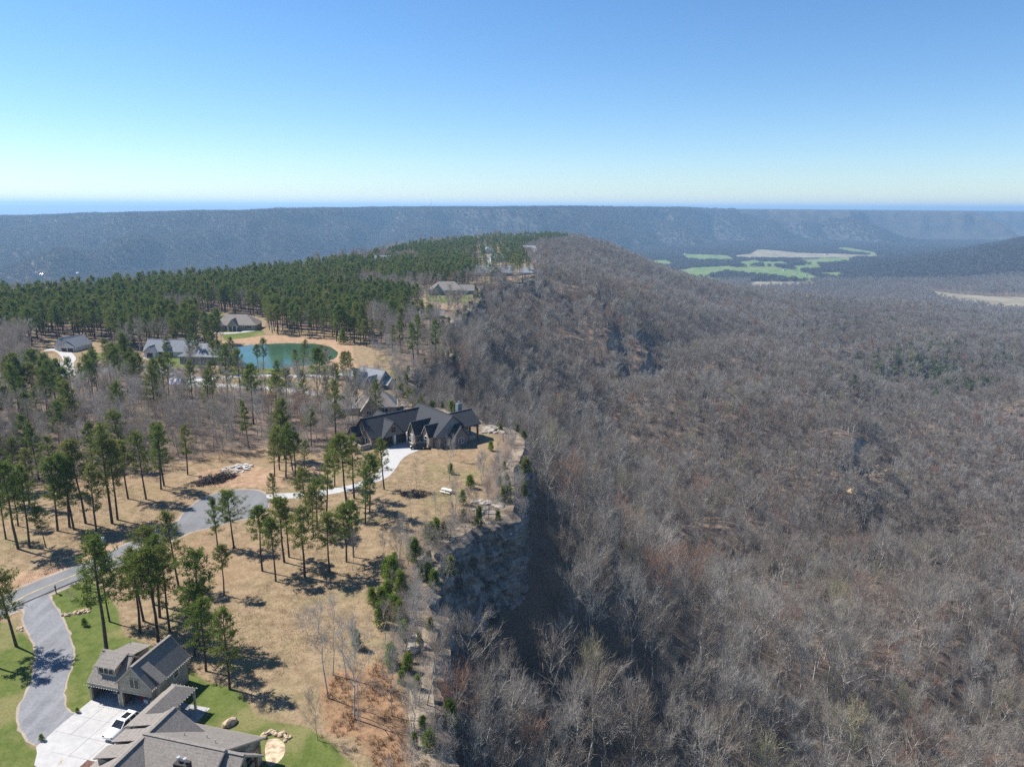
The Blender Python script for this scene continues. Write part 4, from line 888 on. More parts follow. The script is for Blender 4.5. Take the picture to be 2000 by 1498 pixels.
# ------------------------------------------------------------------ vehicles and small things
def car(loc, rot, paint, label, cat, cab0=.27, cab1=.93, boxy=False, name='parked_car'):
    o = link(name, None, None, (*loc, .06), (0, 0, rot)); tag(o, label, cat)
    L_, W_ = 4.7, 1.86
    st = [(-2.35, .45, .72, .78), (-2.2, .3, .88, .88), (-1.5, .25, 1.0, .93), (-.75, .25, 1.06, .93), (.8, .25, 1.08, .93), (1.9, .25, 1.08, .92), (2.25, .3, 1.02, .88), (2.35, .45, .9, .8)]
    b = MB(); V = []; 
    for x, z0, z1, hw in st: V.append([(x, -hw, z0), (x, -hw - .0, (z0 + z1) / 2 + .08), (x, -hw + .1, z1), (x, hw - .1, z1), (x, hw, (z0 + z1) / 2 + .08), (x, hw, z0)])
    b.v = [q for s_ in V for q in s_]
    for i in range(len(V) - 1):
        for k in range(6):
            a = i * 6 + k; c = i * 6 + (k + 1) % 6; b.f.append((a, a + 6, c + 6, c))
    b.f.append(tuple(range(6))); b.f.append(tuple(range(len(b.v) - 1, len(b.v) - 7, -1)))
    b.build('body', M[paint], o, True)
    c0, c1 = (-.95, 2.2) if not boxy else (-.8, 2.3); t0, t1 = (-.15, 1.75) if not boxy else (-.45, 2.2); zt = 1.62 if not boxy else 1.8
    g = MB(); g.hull8([(c0, -.83, 1.05), (c1, -.83, 1.05), (c1, .83, 1.05), (c0, .83, 1.05)], [(t0, -.66, zt - .05), (t1, -.66, zt - .05), (t1, .66, zt - .05), (t0, .66, zt - .05)]); g.build('windows', M['glass'], o)
    r = MB(); r.hull8([(t0 - .03, -.69, zt - .06), (t1 + .05, -.69, zt - .06), (t1 + .05, .69, zt - .06), (t0 - .03, .69, zt - .06)], [(t0 + .1, -.6, zt + .02), (t1 - .05, -.6, zt + .02), (t1 - .05, .6, zt + .02), (t0 + .1, .6, zt + .02)]); rr = r.build('roof', M[paint], o)
    MB().box(t0 + .35, t1 - .5, -.42, .42, zt + .021, zt + .03).build('sunroof', M['glass'], rr)
    for s_ in (-1, 1):
        p = MB()
        for xb, xt in ((c0, t0), (.55, .55), (1.55, 1.35), (c1, t1)): p.tube((xb, s_ * .84, 1.05), (xt, s_ * .675, zt - .04), .05, .04, 4)
        p.build('pillars', M[paint], o)
        MB().box(-.75, -.6, min(s_ * .93, s_ * 1.1), max(s_ * .93, s_ * 1.1), 1.0, 1.15).build('mirror', M[paint], o)
        MB().box(-2.36, -2.1, min(s_ * .5, s_ * .8), max(s_ * .5, s_ * .8), .68, .8).build('headlight', M['glass'], o)
        MB().box(2.2, 2.37, min(s_ * .5, s_ * .82), max(s_ * .5, s_ * .82), .75, .95).build('tail_light', M['red'], o)
        for x in (-1.45, 1.45):
            wh = MB().tube((x, s_ * .68, .34), (x, s_ * .93, .34), .34, .34, 14).build('wheel', M['rubber'], o); MB().tube((x, s_ * .931, .34), (x, s_ * .945, .34), .2, .18, 8).build('rim', M['metal'], wh)
    return o
c1 = LG(8.35, -6.0); c2 = LG(8.65, -1.4); cd = (c2 - c1)
car((c1 + c2) / 2, math.atan2(cd[1], cd[0]), 'car_white', 'white estate car parked on the concrete forecourt', 'car')
x, y = G(817, 876); car((x, y), math.radians(5), 'car_black', 'black off-road vehicle parked at the dark-roofed house steps', 'car', boxy=True, name='parked_jeep')
# mailbox
x, y = G(110, 1159); o = link('mailbox', None, None, (x, y, 0), (0, 0, .5)); tag(o, 'dark mailbox on a wooden post where the gravel drive meets the road', 'mailbox')
MB().box(-.08, .08, -.08, .08, 0, 1.25).build('post', M['wood'], o); MB().box(-.12, .12, -.45, .15, 1.26, 1.55).build('letter_box', M['trim_dark'], o); MB().box(-.05, .05, -.5, .3, 1.0, 1.1).build('arm', M['wood'], o)
x, y = G(196, 1062); o = link('transformer_box', None, None, (x, y, 0), (0, 0, .3)); tag(o, 'grey-green utility box on the verge above the road', 'utility box')
MB().box(-.9, .9, -.7, .7, 0, .12).build('base', M['concrete'], o); MB().box(-.75, .75, -.55, .55, .12, 1.1).build('cabinet', M['green_box'], o); MB().hull8([(-.8, -.6, 1.1), (.8, -.6, 1.1), (.8, .6, 1.1), (-.8, .6, 1.1)], [(-.7, -.5, 1.25), (.7, -.5, 1.25), (.7, .5, 1.25), (-.7, .5, 1.25)]).build('lid', M['metal'], o)
# pale picnic table near the point
x, y = G(873, 962); o = link('picnic_table', None, None, (x, y, 0), (0, 0, -.5)); tag(o, 'pale picnic table on dry grass between dark-roofed house and cliff', 'picnic table')
for i in range(4): MB().box(-1.4, 1.4, -.5 + i * .26, -.27 + i * .26, .78, .84).build('plank', M['trim_white'], o)
for s_ in (-1, 1):
    MB().box(-1.4, 1.4, s_ * .95 - .16, s_ * .95 + .16, .45, .5).build('bench', M['trim_white'], o)
    MB().tube((s_ * 1.0, -.9, 0), (s_ * 1.0, .2, .78), .05, .05, 4).tube((s_ * 1.0, .9, 0), (s_ * 1.0, -.2, .78), .05, .05, 4).tube((s_ * 1.0, -.95, .43), (s_ * 1.0, .95, .43), .05, .05, 4).build('leg', M['wood'], o)
# striped canopy on the turning circle
x, y = G(345, 760); o = link('canopy', None, None, (x, y, 0), (0, 0, .2)); tag(o, 'blue and white striped canopy at the turning circle by the bare woods', 'canopy')
for i in range(6): MB().slab([(-2.4 + i * .8, -1.8, 2.2), (-1.6 + i * .8, -1.8, 2.2), (-1.6 + i * .8, 1.8, 3.6), (-2.4 + i * .8, 1.8, 3.6)], .06).build('stripe', M['blue' if i % 2 else 'trim_white'], o)
for a in (-2.2, 2.2):
    for b_ in (-1.6, 1.6): MB().box(a - .05, a + .05, b_ - .05, b_ + .05, 0, 2.2 + (b_ > 0) * 1.2).build('pole', M['metal'], o)

# rocks
ORD = ['first', 'second', 'third', 'fourth', 'fifth', 'sixth', 'seventh', 'eighth', 'ninth', 'tenth', 'eleventh', 'twelfth', 'thirteenth', 'fourteenth', 'fifteenth', 'sixteenth', 'seventeenth', 'eighteenth', 'nineteenth', 'twentieth', 'twenty-first', 'twenty-second', 'twenty-third', 'twenty-fourth']
def ordn(i): return ORD[i] if i < len(ORD) else '%dth' % (i + 1)
def rock_mesh(seed, flat=1.0):
    r = np.random.RandomState(seed); b = bpy.data.meshes.new('boulder')
    import bmesh
    bm = bmesh.new(); bmesh.ops.create_icosphere(bm, subdivisions=2, radius=1.0)
    ax = r.rand(3, 3)
    for v in bm.verts:
        c = v.co; k = 1 + 0.45 * (float(vnoise(c.x * 1.3 + seed * 3, c.y * 1.3 + c.z * 1.7)) - .5) + .25 * (float(vnoise(c.x * 3 + seed, c.z * 3 - c.y * 2)) - .5)
        v.co = Vector((c.x * k, c.y * k, round(c.z * k * flat / .28) * .28 * .6 + c.z * k * flat * .4))
    bm.to_mesh(b); bm.free(); return b
RK = [rock_mesh(i) for i in range(5)]; RF = [rock_mesh(i + 20, .38) for i in range(5)]
for m_ in RK: m_.materials.append(M['boulder_tan'])
for m_ in RF: m_.materials.append(M['boulder'])
rr_ = random.Random(4)
def rock(px, py, size, lab, grp, flat=False, cat='boulder', z=None, world=None):
    x, y = world if world is not None else P(px, py)
    me = rr_.choice(RF if flat else RK); o = link('boulder', me, None, (x, y, (H1(x, y) if z is None else z) + size * (.12 if flat else .25)), (rr_.uniform(-.1, .1), rr_.uniform(-.1, .1), rr_.uniform(0, 6)), (size * rr_.uniform(.8, 1.4), size * rr_.uniform(.7, 1.1), size * rr_.uniform(.7, 1.0)))
    return tag(o, lab, cat, grp)
for i in range(26):
    t_ = i / 25 * 2.5; c_ = np.array(G(531, 1450)); rock(0, 0, rr_.uniform(.2, .36), ordn(i) + ' tan fieldstone from the right along the curved heap beside the large house', 'fieldstones beside the large house', world=c_ + np.array([math.cos(t_ + .2) * 1.9, math.sin(t_ + .2) * 1.6]) + np.array([rr_.uniform(-.4, .4), rr_.uniform(-.3, .3)]))
sheet('bare_soil', [(516, 1445), (545, 1440), (558, 1455), (556, 1475), (540, 1492), (520, 1500)], .02, M['boulder_tan'], 2)
rock(449, 1414, .75, 'large tan boulder on the lawn behind the large house', None)
for i in range(34):
    px = 122 + 54 * i / 33; py = 1201 - 8 * (i / 33) + rr_.uniform(-3, 3); rock(px, py, rr_.uniform(.15, .33), ordn(i) + ' tan stone from the left in the dry creek bed beside the gravel drive', 'stones of the dry creek bed', cat='stone')
for i in range(8): rock(36 + rr_.uniform(-4, 8), 1226 + i * .8, rr_.uniform(.15, .3), ordn(i) + ' tan stone from the top at the left edge of the gravel drive', 'stones left of the drive', cat='stone')
for i in range(22): rock(rr_.uniform(948, 1016), 0, rr_.uniform(1.0, 2.4), ordn(i) + ' pale flat slab from the left on the cliff point beyond the dark-roofed house', 'pale slabs on the cliff point', True, world=G(945 + i * 3.2 + rr_.uniform(-6, 6), 838 + max(0, i - 14) * 2.4 + rr_.uniform(-3, 9)))
for i in range(9): rock(925 + i * 6, rr_.uniform(978, 1006), rr_.uniform(.7, 1.5), ordn(i) + ' pale flat rock from the left in grass above the shaded cliff', 'flat rocks above the shaded cliff', True)
for i in range(14): rock(0, 0, rr_.uniform(.7, 1.5), ordn(i) + ' pale rock from the top lining the cleft behind the dark-roofed house', 'rocks along the cleft', True, world=G(790 + rr_.uniform(-3, 2), 742 + i * 4))
for (a, b_, s_) in ((810, 1258, 1.7), (818, 1266, 1.3), (806, 1270, 1.1)): rock(a, b_, s_, {1.7: 'largest pale rock among green bushes on the near cliff rim', 1.3: 'right pale rock among green bushes on the near cliff rim', 1.1: 'lower left pale rock among green bushes on the near rim'}[s_], None, True)
rock(828, 1408, 1.5, 'pale rock on the near cliff rim below the bare leaning trees', None, True)
for i in range(10): rock(0, 0, rr_.uniform(1.2, 2.2), ordn(i) + ' pale rock from the left on the cliff edge beside the pyramid-roofed cottage', 'rocks by the cottage', True, world=G(885 + i * 2.2, 626 + rr_.uniform(-2, 2)))
o = rock(1959, 1340, 2.4, 'large mossy boulder among bare trees at lower right', None)
o = rock(1350, 1443, 1.8, 'flat-topped dark boulder among bare trees near the bottom', None)
OUTC = []
for (a, b_, n_, wh) in ((1650, 893, 9, 'upper left'), (1725, 918, 9, 'right'), (1690, 965, 6, 'lowest'), (1375, 762, 8, 'far')):
    ox, oy = P(a, b_); OUTC.append((ox, oy, 11.0))
    for i in range(n_):
        px = a - 26 + 52 * i / n_; rock(px, b_ + rr_.uniform(-9, 9), rr_.uniform(1.6, 3.6), '%s tan ledge rock from the left in the %s outcrop on the wooded slope' % (ordn(i), wh), 'ledge rocks of the outcrops on the wooded slope', i % 3 > 0)
# brush heaps and rubble
def heap(px, py, rad, hgt, n, mat, label, cat, stick=True):
    x, y = G(px, py); o = link(cat.replace(' ', '_'), None, None, (x, y, 0)); tag(o, label, cat); b = MB()
    for i in range(n):
        a = rr_.uniform(0, 6.28); q = rad * math.sqrt(rr_.random()); z = hgt * (1 - (q / rad) ** 2) * rr_.random()
        d = rr_.uniform(0, 6.28); l = rr_.uniform(.6, 1.6)
        p0 = Vector((q * math.cos(a) * 1.5, q * math.sin(a), z + .05)); p1 = p0 + Vector((l * math.cos(d), l * math.sin(d), rr_.uniform(-.3, .4)))
        p1.z = max(p1.z, .02)
        if stick: b.tube(p0, p1, rr_.uniform(.03, .1), .02, 4)
        else: b.slab([p0, p0 + Vector((l * .8, 0, rr_.uniform(-.1, .2))), p0 + Vector((l * .8, .5, .1)), p0 + Vector((0, .5, 0))], .12)
    b.build('branches' if stick else 'slabs', M[mat], o)
heap(413, 941, 2.1, 2.0, 320, 'brush', 'dark brush heap above the cul-de-sac, left and larger one', 'brush pile')
heap(440, 932, 1.7, 1.8, 240, 'brush', 'dark brush heap above the cul-de-sac, right one', 'brush pile')
heap(385, 946, 1.8, .7, 120, 'brush', 'low flattened brush heap left of the larger brush heaps', 'brush pile')
heap(812, 965, 2.4, .7, 200, 'brush', 'low dark brush heap on dry grass below the driveway bend', 'brush pile')
heap(455, 918, 2.6, .5, 40, 'slabs', 'heap of pale rubble slabs on dry grass above the cul-de-sac, left one', 'rubble pile', False)
heap(473, 912, 2.0, .5, 26, 'slabs', 'heap of pale rubble slabs on dry grass, right one', 'rubble pile', False)

# ------------------------------------------------------------------ trees
def tri_blades(base, dirs, L_, W_, rs):
    n = len(base); side = np.cross(dirs, rs.normal(size=(n, 3))); side /= np.linalg.norm(side, axis=1)[:, None] + 1e-9
    V = np.empty((n, 3, 3)); V[:, 0] = base - side * W_[:, None] / 2; V[:, 1] = base + side * W_[:, None] / 2; V[:, 2] = base + dirs * L_[:, None]
    return V.reshape(-1, 3), np.arange(n * 3).reshape(-1, 3)
def tubes(segs, n):
    V = []; F = []; k = 0; T_ = np.linspace(0, 2 * np.pi, n, endpoint=False)
    for a, b, r0, r1 in segs:
        a = np.asarray(a, float); b = np.asarray(b, float); d = b - a; d = d / (np.linalg.norm(d) + 1e-9); u = np.cross(d, [0.31, .77, .13]); u /= np.linalg.norm(u); w_ = np.cross(d, u)
        ring = np.cos(T_)[:, None] * u + np.sin(T_)[:, None] * w_
        V.append(a + ring * r0); V.append(b + ring * r1)
        for i in range(n): j = (i + 1) % n; F += [(k + i, k + j, k + n + j), (k + i, k + n + j, k + n + i)]
        k += 2 * n
    return np.concatenate(V), np.array(F)
def bare(seed, h=17.0, R=5.5, ntw=1500, wid=.055, tl=1.5, nl=11, trunk_h=.34, det=True, thin=1.0, bend=.09):
    rs = np.random.RandomState(seed); segs = []; small = []; pts = []
    top = .82 * h; tp = [np.array([0, 0, 0.])]
    for i in range(1, 7): tp.append(np.array([rs.normal(0, bend) * i, rs.normal(0, bend) * i, top * i / 6]))
    r0 = h * .012 * thin
    for i in range(6): segs.append((tp[i], tp[i + 1], r0 * (1 - i / 6.5), r0 * (1 - (i + 1) / 6.5)))
    def on_trunk(f): f = f * 6; i = min(5, int(f)); return tp[i] + (tp[i + 1] - tp[i]) * (f - i)
    for i in range(nl):
        f = trunk_h + (1 - trunk_h) * (i + rs.rand()) / nl; p = on_trunk(f / .82 if f / .82 < 1 else .99); a = i * 2.4 + rs.normal(0, .4)
        el = rs.uniform(.6, 1.05) + .3 * f; l = R * rs.uniform(.75, 1.1) * (1.15 - .45 * f); d = np.array([math.cos(a) * math.cos(el), math.sin(a) * math.cos(el), math.sin(el)])
        q = p + d * l * .5; d2 = d + np.array([0, 0, .25]) + rs.normal(0, .18, 3); d2 /= np.linalg.norm(d2); e = q + d2 * l * .75; rr0 = r0 * .45 * (1.1 - f * .6)
        segs.append((p, q, rr0, rr0 * .65)); segs.append((q, e, rr0 * .65, rr0 * .2))
        for k in range(6):
            t = .25 + .75 * (k + rs.rand()) / 6; b_ = p + (q - p) * t * 2 if t < .5 else q + (e - q) * (t - .5) * 2
            dd = d + rs.normal(0, .62, 3) + np.array([0, 0, .3]); dd /= np.linalg.norm(dd); l2 = l * rs.uniform(.3, .55)
            c = b_ + dd * l2; small.append((b_, c, rr0 * .35, rr0 * .12)); pts.append((b_, c, dd))
    pts.append((tp[5], tp[6] + np.array([0, 0, h * .14]), np.array([0, 0, 1.])))
    k = rs.randint(0, len(pts), ntw); B = np.array([p[0] for p in pts])[k]; E = np.array([p[1] for p in pts])[k]; D = np.array([p[2] for p in pts])[k]
    base = B + (E - B) * rs.uniform(.1, 1.05, (ntw, 1)) + rs.normal(0, .35, (ntw, 3)); out = base - np.array([0, 0, .5 * h]); out /= np.linalg.norm(out, axis=1)[:, None] + 1e-6
    dirs = D * .8 + out * .7 + rs.normal(0, .6, (ntw, 3)); dirs[:, 2] += .25; dirs /= np.linalg.norm(dirs, axis=1)[:, None]
    tv, tf = tri_blades(base, dirs, rs.uniform(.6, 1.3, ntw) * tl, np.full(ntw, wid), rs)
    sv, sf = tubes(segs, 5 if det else 3)
    if det: mv, mf = tubes(small, 3)
    else:
        mv, mf = tubes(small[::3], 3)
    return (sv, sf), (np.r_[mv, tv], np.r_[mf, tf + len(mv)], len(mf))
def pine(seed, h=17.0, R=2.9, nb=44, ncl=6, nt_=11, blade=(.62, .2), c0=.42, bright=False, det=True, low=False):
    rs = np.random.RandomState(seed); lean = rs.normal(0, .02, 2); tp = [np.array([lean[0] * z * h + rs.normal(0, .07), lean[1] * z * h + rs.normal(0, .07), z * h]) for z in (0, .3, .6, .85, 1.0)]
    r0 = h * .0115 + .03; rad = [r0 * 1.15, r0 * .85, r0 * .6, r0 * .3, r0 * .08]; segs = [(tp[i], tp[i + 1], rad[i], rad[i + 1]) for i in range(4)]
    def on(f): return np.array([np.interp(f, (0, .3, .6, .85, 1.0), [p[j] for p in tp]) for j in range(3)])
    brs = []; cl = []; cd = []
    sidek = rs.uniform(.75, 1.25, 7)
    for i in range(nb):
        f = c0 + (1 - c0) * ((i + rs.rand()) / nb) ** .95; g = (f - c0) / (1 - c0); prof = (.5 + 1.0 * math.sin(math.pi * min(1, .14 + g * .78)) ** .8) * (1 - .55 * g ** 2.2) * .82
        a = i * 2.39996 + rs.normal(0, .5); l = R * prof * rs.uniform(.55, 1.15) * sidek[int((a % 6.283) / 6.284 * 7)]; p = on(min(f, .985)); el = rs.uniform(-.1, .35) + .7 * g
        if low: l = R * (1 - .8 * g) * rs.uniform(.7, 1.1)
        d = np.array([math.cos(a) * math.cos(el), math.sin(a) * math.cos(el), math.sin(el)]); e = p + d * l; brs.append((p, e, .05 + .02 * (1 - g), .015))
        for k in range(ncl):
            t = .35 + .65 * (k + rs.rand()) / ncl; cl.append(p + d * l * t + rs.normal(0, .22, 3) + np.array([0, 0, .12])); cd.append(d)
    if not low:
        for i in range(5): p = on(rs.uniform(.22, c0)); a = rs.uniform(0, 6.28); brs.append((p, p + np.array([math.cos(a), math.sin(a), .05]) * rs.uniform(.4, 1.3), .03, .01))
    cl.append(on(1.0)); cd.append(np.array([0, 0, 1.])); cl = np.array(cl); cd = np.array(cd); n = len(cl) * nt_
    base = np.repeat(cl, nt_, 0) + rs.normal(0, .17, (n, 3)); dirs = np.repeat(cd, nt_, 0) * .35 + rs.normal(0, .75, (n, 3)); dirs[:, 2] += .3; dirs /= np.linalg.norm(dirs, axis=1)[:, None]
    tv, tf = tri_blades(base, dirs, rs.uniform(.7, 1.2, n) * blade[0], np.full(n, blade[1]) * rs.uniform(.7, 1.3, n), rs)
    sv, sf = tubes(segs, 6 if det else 3); mv, mf = tubes(brs if det else brs[::4], 3)
    return (sv, sf), (np.r_[mv, tv], np.r_[mf, tf + len(mv)], len(mf))
def parts_mesh(g, bark, leaf, nm):
    (sv, sf), (cv, cf, nb_) = g
    tr = mesh_from(nm + '_trunk', sv, sf, [M[bark]], None, True)
    fm = np.ones(len(cf), int); fm[:nb_] = 0
    cr = mesh_from(nm + '_crown', cv, cf, [M[bark], M[leaf]], fm); return tr, cr
def joined_mesh(g, bark, leaf, nm):
    (sv, sf), (cv, cf, nb_) = g; V = np.r_[sv, cv]; F = np.r_[sf, cf + len(sv)]; fm = np.ones(len(F), int); fm[:len(sf) + nb_] = 0
    return mesh_from(nm, V, F, [M[bark], M[leaf]], fm)
PINE_G = [pine(100 + i, 17, [2.7, 3.3, 3.0, 3.6, 2.4, 3.1][i], [34, 46, 40, 52, 30, 44][i], 7, 10, (.62, .14), [.34, .42, .3, .48, .38, .55][i]) for i in range(6)]
BARE_G = [bare(200 + i, 15 + [0, 3, 1, 4, -1, 2, 5][i], [4.6, 5.6, 4.0, 6.2, 5.0, 4.4, 6.6][i], [1500, 1900, 800, 1600, 1200, 600, 2000][i], [.045, .04, .05, .045, .045, .055, .04][i], 1.35, 9 + i % 4, [.3, .4, .25, .45, .2, .5, .35][i]) for i in range(7)]
PINE_P = [parts_mesh(g, 'bark_pine', 'needles', 'pine') for g in PINE_G]
BARE_P = [parts_mesh(g, 'bark', 'twigs', 'bare') for g in BARE_G]
SLIM_G = [bare(300 + i, 17, 2.6, 520, .035, 1.1, 11, .3, True, .6, .05) for i in range(3)]; SLIM_P = [parts_mesh(g, 'bark', 'twigs', 'slim') for g in SLIM_G]
BUSH_P = [parts_mesh(pine(400 + i, 4.0, 1.75, 40, 5, 9, (.42, .13), .04, low=True), 'bark_pine', 'needles_bright', 'young_pine') for i in range(3)]
SHRUB_P = [parts_mesh(bare(500 + i, 3.2, 1.7, 420, .035, .8, 9, .05), 'bark', 'twigs', 'shrub') for i in range(2)]

def proto_collection(nm, meshes):
    col = bpy.data.collections.new(nm)
    for i, me in enumerate(meshes):
        ob = bpy.data.objects.new('%s_%02d' % (nm, i), me); col.objects.link(ob)
    return col
def scatter(name, col, nproto, pts, scl, seed, label, cat):
    rs = np.random.RandomState(seed); n = len(pts); me = bpy.data.meshes.new(name); me.vertices.add(n); me.vertices.foreach_set('co', np.asarray(pts, np.float32).ravel())
    a = me.attributes.new('scl', 'FLOAT_VECTOR', 'POINT'); a.data.foreach_set('vector', np.asarray(scl, np.float32).ravel())
    r = np.zeros((n, 3), np.float32); r[:, 2] = rs.uniform(0, 6.283, n); r[:, :2] = rs.normal(0, .035, (n, 2)); a = me.attributes.new('rot', 'FLOAT_VECTOR', 'POINT'); a.data.foreach_set('vector', r.ravel())
    a = me.attributes.new('pid', 'INT', 'POINT'); a.data.foreach_set('value', rs.randint(0, nproto, n).astype(np.int32)); me.update()
    o = link(name, me); tag(o, label, cat, None, 'stuff')
    ng = bpy.data.node_groups.new(name, 'GeometryNodeTree'); ng.interface.new_socket('Geometry', in_out='INPUT', socket_type='NodeSocketGeometry'); ng.interface.new_socket('Geometry', in_out='OUTPUT', socket_type='NodeSocketGeometry')
    gi = ng.nodes.new('NodeGroupInput'); go = ng.nodes.new('NodeGroupOutput'); ip = ng.nodes.new('GeometryNodeInstanceOnPoints'); ci = ng.nodes.new('GeometryNodeCollectionInfo')
    ci.inputs['Collection'].default_value = col; ci.inputs['Separate Children'].default_value = True; ci.inputs['Reset Children'].default_value = True
    def att(nm, typ): q = ng.nodes.new('GeometryNodeInputNamedAttribute'); q.data_type = typ; q.inputs[0].default_value = nm; return q.outputs['Attribute']
    L = ng.links.new; L(gi.outputs[0], ip.inputs['Points']); L(ci.outputs[0], ip.inputs['Instance']); ip.inputs['Pick Instance'].default_value = True
    L(att('pid', 'INT'), ip.inputs['Instance Index']); L(att('rot', 'FLOAT_VECTOR'), ip.inputs['Rotation']); L(att('scl', 'FLOAT_VECTOR'), ip.inputs['Scale']); L(ip.outputs[0], go.inputs[0])
    md = o.modifiers.new('scatter', 'NODES'); md.node_group = ng; return o
def tree(name, parts, x, y, z, hs, ws, rot, label, cat, group):
    o = link(name, None, None, (x, y, z), (random.gauss(0, .035), random.gauss(0, .035), rot), (ws, ws, hs)); tag(o, label, cat, group)
    link('trunk', parts[0], o); link('crown', parts[1], o); return o
random.seed(11)
STANDS = {
 'in the stand above the asphalt road at the left': [(11, 1053, 947), (35, 1072, 906), (58, 1069, 920), (90, 1070, 992), (112, 1037, 900), (136, 1030, 895), (144, 1034, 892), (168, 1022, 865), (188, 1039, 915), (220, 1022, 838), (230, 1015, 865), (250, 974, 863), (285, 975, 847), (315, 956, 830), (320, 949, 829), (367, 927, 834), (107, 961, 856), (30, 958, 861), (36, 1027, 935), (58, 990, 880), (8, 985, 880)],
 'on the lawn left of the gravel drive': [(33, 1262, 1113), (-18, 1300, 1150)],
 'in the stand between the garage and the cul-de-sac': [(209, 1273, 1065), (214, 1214, 1089), (274, 1235, 1089), (280, 1213, 1068), (310, 1253, 1080), (332, 1234, 1068), (313, 1205, 1050), (350, 1146, 1003), (381, 1280, 1149), (402, 1310, 1176), (449, 1345, 1194), (386, 1260, 1083), (300, 1180, 1035), (438, 1162, 1067)],
 'in the stand on dry grass below the white driveway': [(426, 1069, 978), (457, 1070, 963), (512, 1115, 992), (539, 1135, 1016), (555, 1098, 973), (565, 1088, 978), (595, 1127, 997), (644, 1117, 1004), (677, 1097, 990), (691, 1088, 985), (612, 1049, 954), (620, 1033, 935)],
 'along the white driveway': [(536, 990, 927), (602, 1023, 918), (638, 1004, 889), (654, 950, 862), (677, 985, 850), (692, 973, 855), (713, 1022, 915), (722, 1005, 891), (750, 956, 858)],
 'in the clump above the white driveway': [(537, 930, 848), (546, 918, 836), (559, 932, 831), (572, 918, 836), (577, 932, 848), (595, 914, 862), (608, 871, 800), (545, 902, 785), (556, 896, 805)]}
hand_xy = []
for st, lst in STANDS.items():
    q = sorted(lst, key=lambda a: a[0])
    for i, (bx, by, ty) in enumerate(q):
        x, y = G(bx, by); ang = ray(bx, ty); t = y / ang[1]; hh = CAM_Z + ang[2] * t; hh = max(6, hh)
        k_ = random.randrange(6); s_ = hh / 17.0
        size = 'tall' if hh > 14 else 'shorter'
        lab = ('%s %s pine from the left %s' % (ORD[i], size, st))
        lab = '%s pine, %s from the left %s' % (size, ORD[i], st)
        tree('pine_tree', PINE_P[k_], x, y, 0, s_, s_ * random.uniform(.95, 1.2), random.uniform(0, 6.28), lab, 'pine tree', 'tall pines ' + st); hand_xy.append((x, y))
BST = {
 'on the orange grass near the cliff rim': [(641, 1363, 1170, 1), (650, 1318, 1164, 1), (676, 1325, 1200, 1), (693, 1404, 1259, 0), (700, 1398, 1262, 1), (621, 1445, 1349, 0), (765, 1398, 1259, 0)],
 'leaning on the near cliff rim': [(817, 1382, 1259, 1), (834, 1378, 1217, 0), (766, 1265, 1194, 0), (793, 1268, 1170, 0), (781, 1092, 1020, 1), (688, 1113, 1050, 0), (780, 1088, 1009, 0)],
 'between the dark-roofed house and the cliff': [(813, 960, 894, 1), (878, 939, 866, 0), (803, 1012, 960, 1), (926, 1012, 964, 0), (954, 1011, 950, 0), (974, 927, 890, 0), (857, 889, 858, 1), (940, 960, 903, 0), (986, 901, 857, 0), (885, 900, 850, 0), (889, 1012, 922, 1), (851, 1004, 970, 0)],
 'at the edge of the woods above the cul-de-sac': [(397, 891, 824, 0), (428, 898, 860, 0), (443, 860, 800, 0), (470, 852, 795, 0)]}
for st, lst in BST.items():
    for i, (bx, by, ty, sl_) in enumerate(sorted(lst, key=lambda a: a[0])):
        x, y = G(bx, by); ang = ray(bx, ty); hh = max(4, CAM_Z + ang[2] * y / ang[1]); s_ = hh / 16.0; pr_ = random.choice(SLIM_P if sl_ else BARE_P)
        o = tree('bare_tree', pr_, x, y, 0, s_, s_ * (1.0 if sl_ else .75), random.uniform(0, 6.28), '%s bare grey tree from the left %s' % (ORD[i], st), 'bare tree', 'bare trees ' + st)
        if 'leaning' in st: o.rotation_euler = (random.uniform(-.1, .1), random.uniform(.08, .25), random.uniform(-.4, .4))
        hand_xy.append((x, y))
BUSH = [(811, 1098, 17), (765, 1145, 18), (782, 1160, 15), (745, 1185, 14), (770, 1200, 16), (757, 1172, 14), (840, 1128, 9), (822, 1132, 8), (742, 1222, 14), (780, 1212, 12), (790, 1250, 13), (763, 1300, 16), (795, 1310, 12), (785, 1335, 9), (815, 1345, 10), (840, 1462, 15), (826, 1420, 9),
        (853, 1048, 12), (844, 1058, 12), (835, 1050, 10), (920, 953, 10), (976, 950, 6), (700, 1266, 11), (958, 880, 7), (880, 925, 7), (905, 985, 9), (768, 1120, 12), (670, 672, 9), (748, 1205, 12), (730, 1180, 12), (770, 1105, 10), (755, 1130, 12)]
for i, (bx, by, rp) in enumerate(sorted(BUSH, key=lambda a: -a[1])):
    x, y = G(bx, by); zopt = math.hypot(y, 65); s_ = rp / FPX * zopt / 1.5
    tree('young_pine', random.choice(BUSH_P), x, y, 0, s_ * random.uniform(.9, 1.2), s_, random.uniform(0, 6.28), 'bright green young pine near the cliff rim, %s counting up from the bottom' % ordn(i), 'young pine', 'green bushy young pines near the rim'); hand_xy.append((x, y))
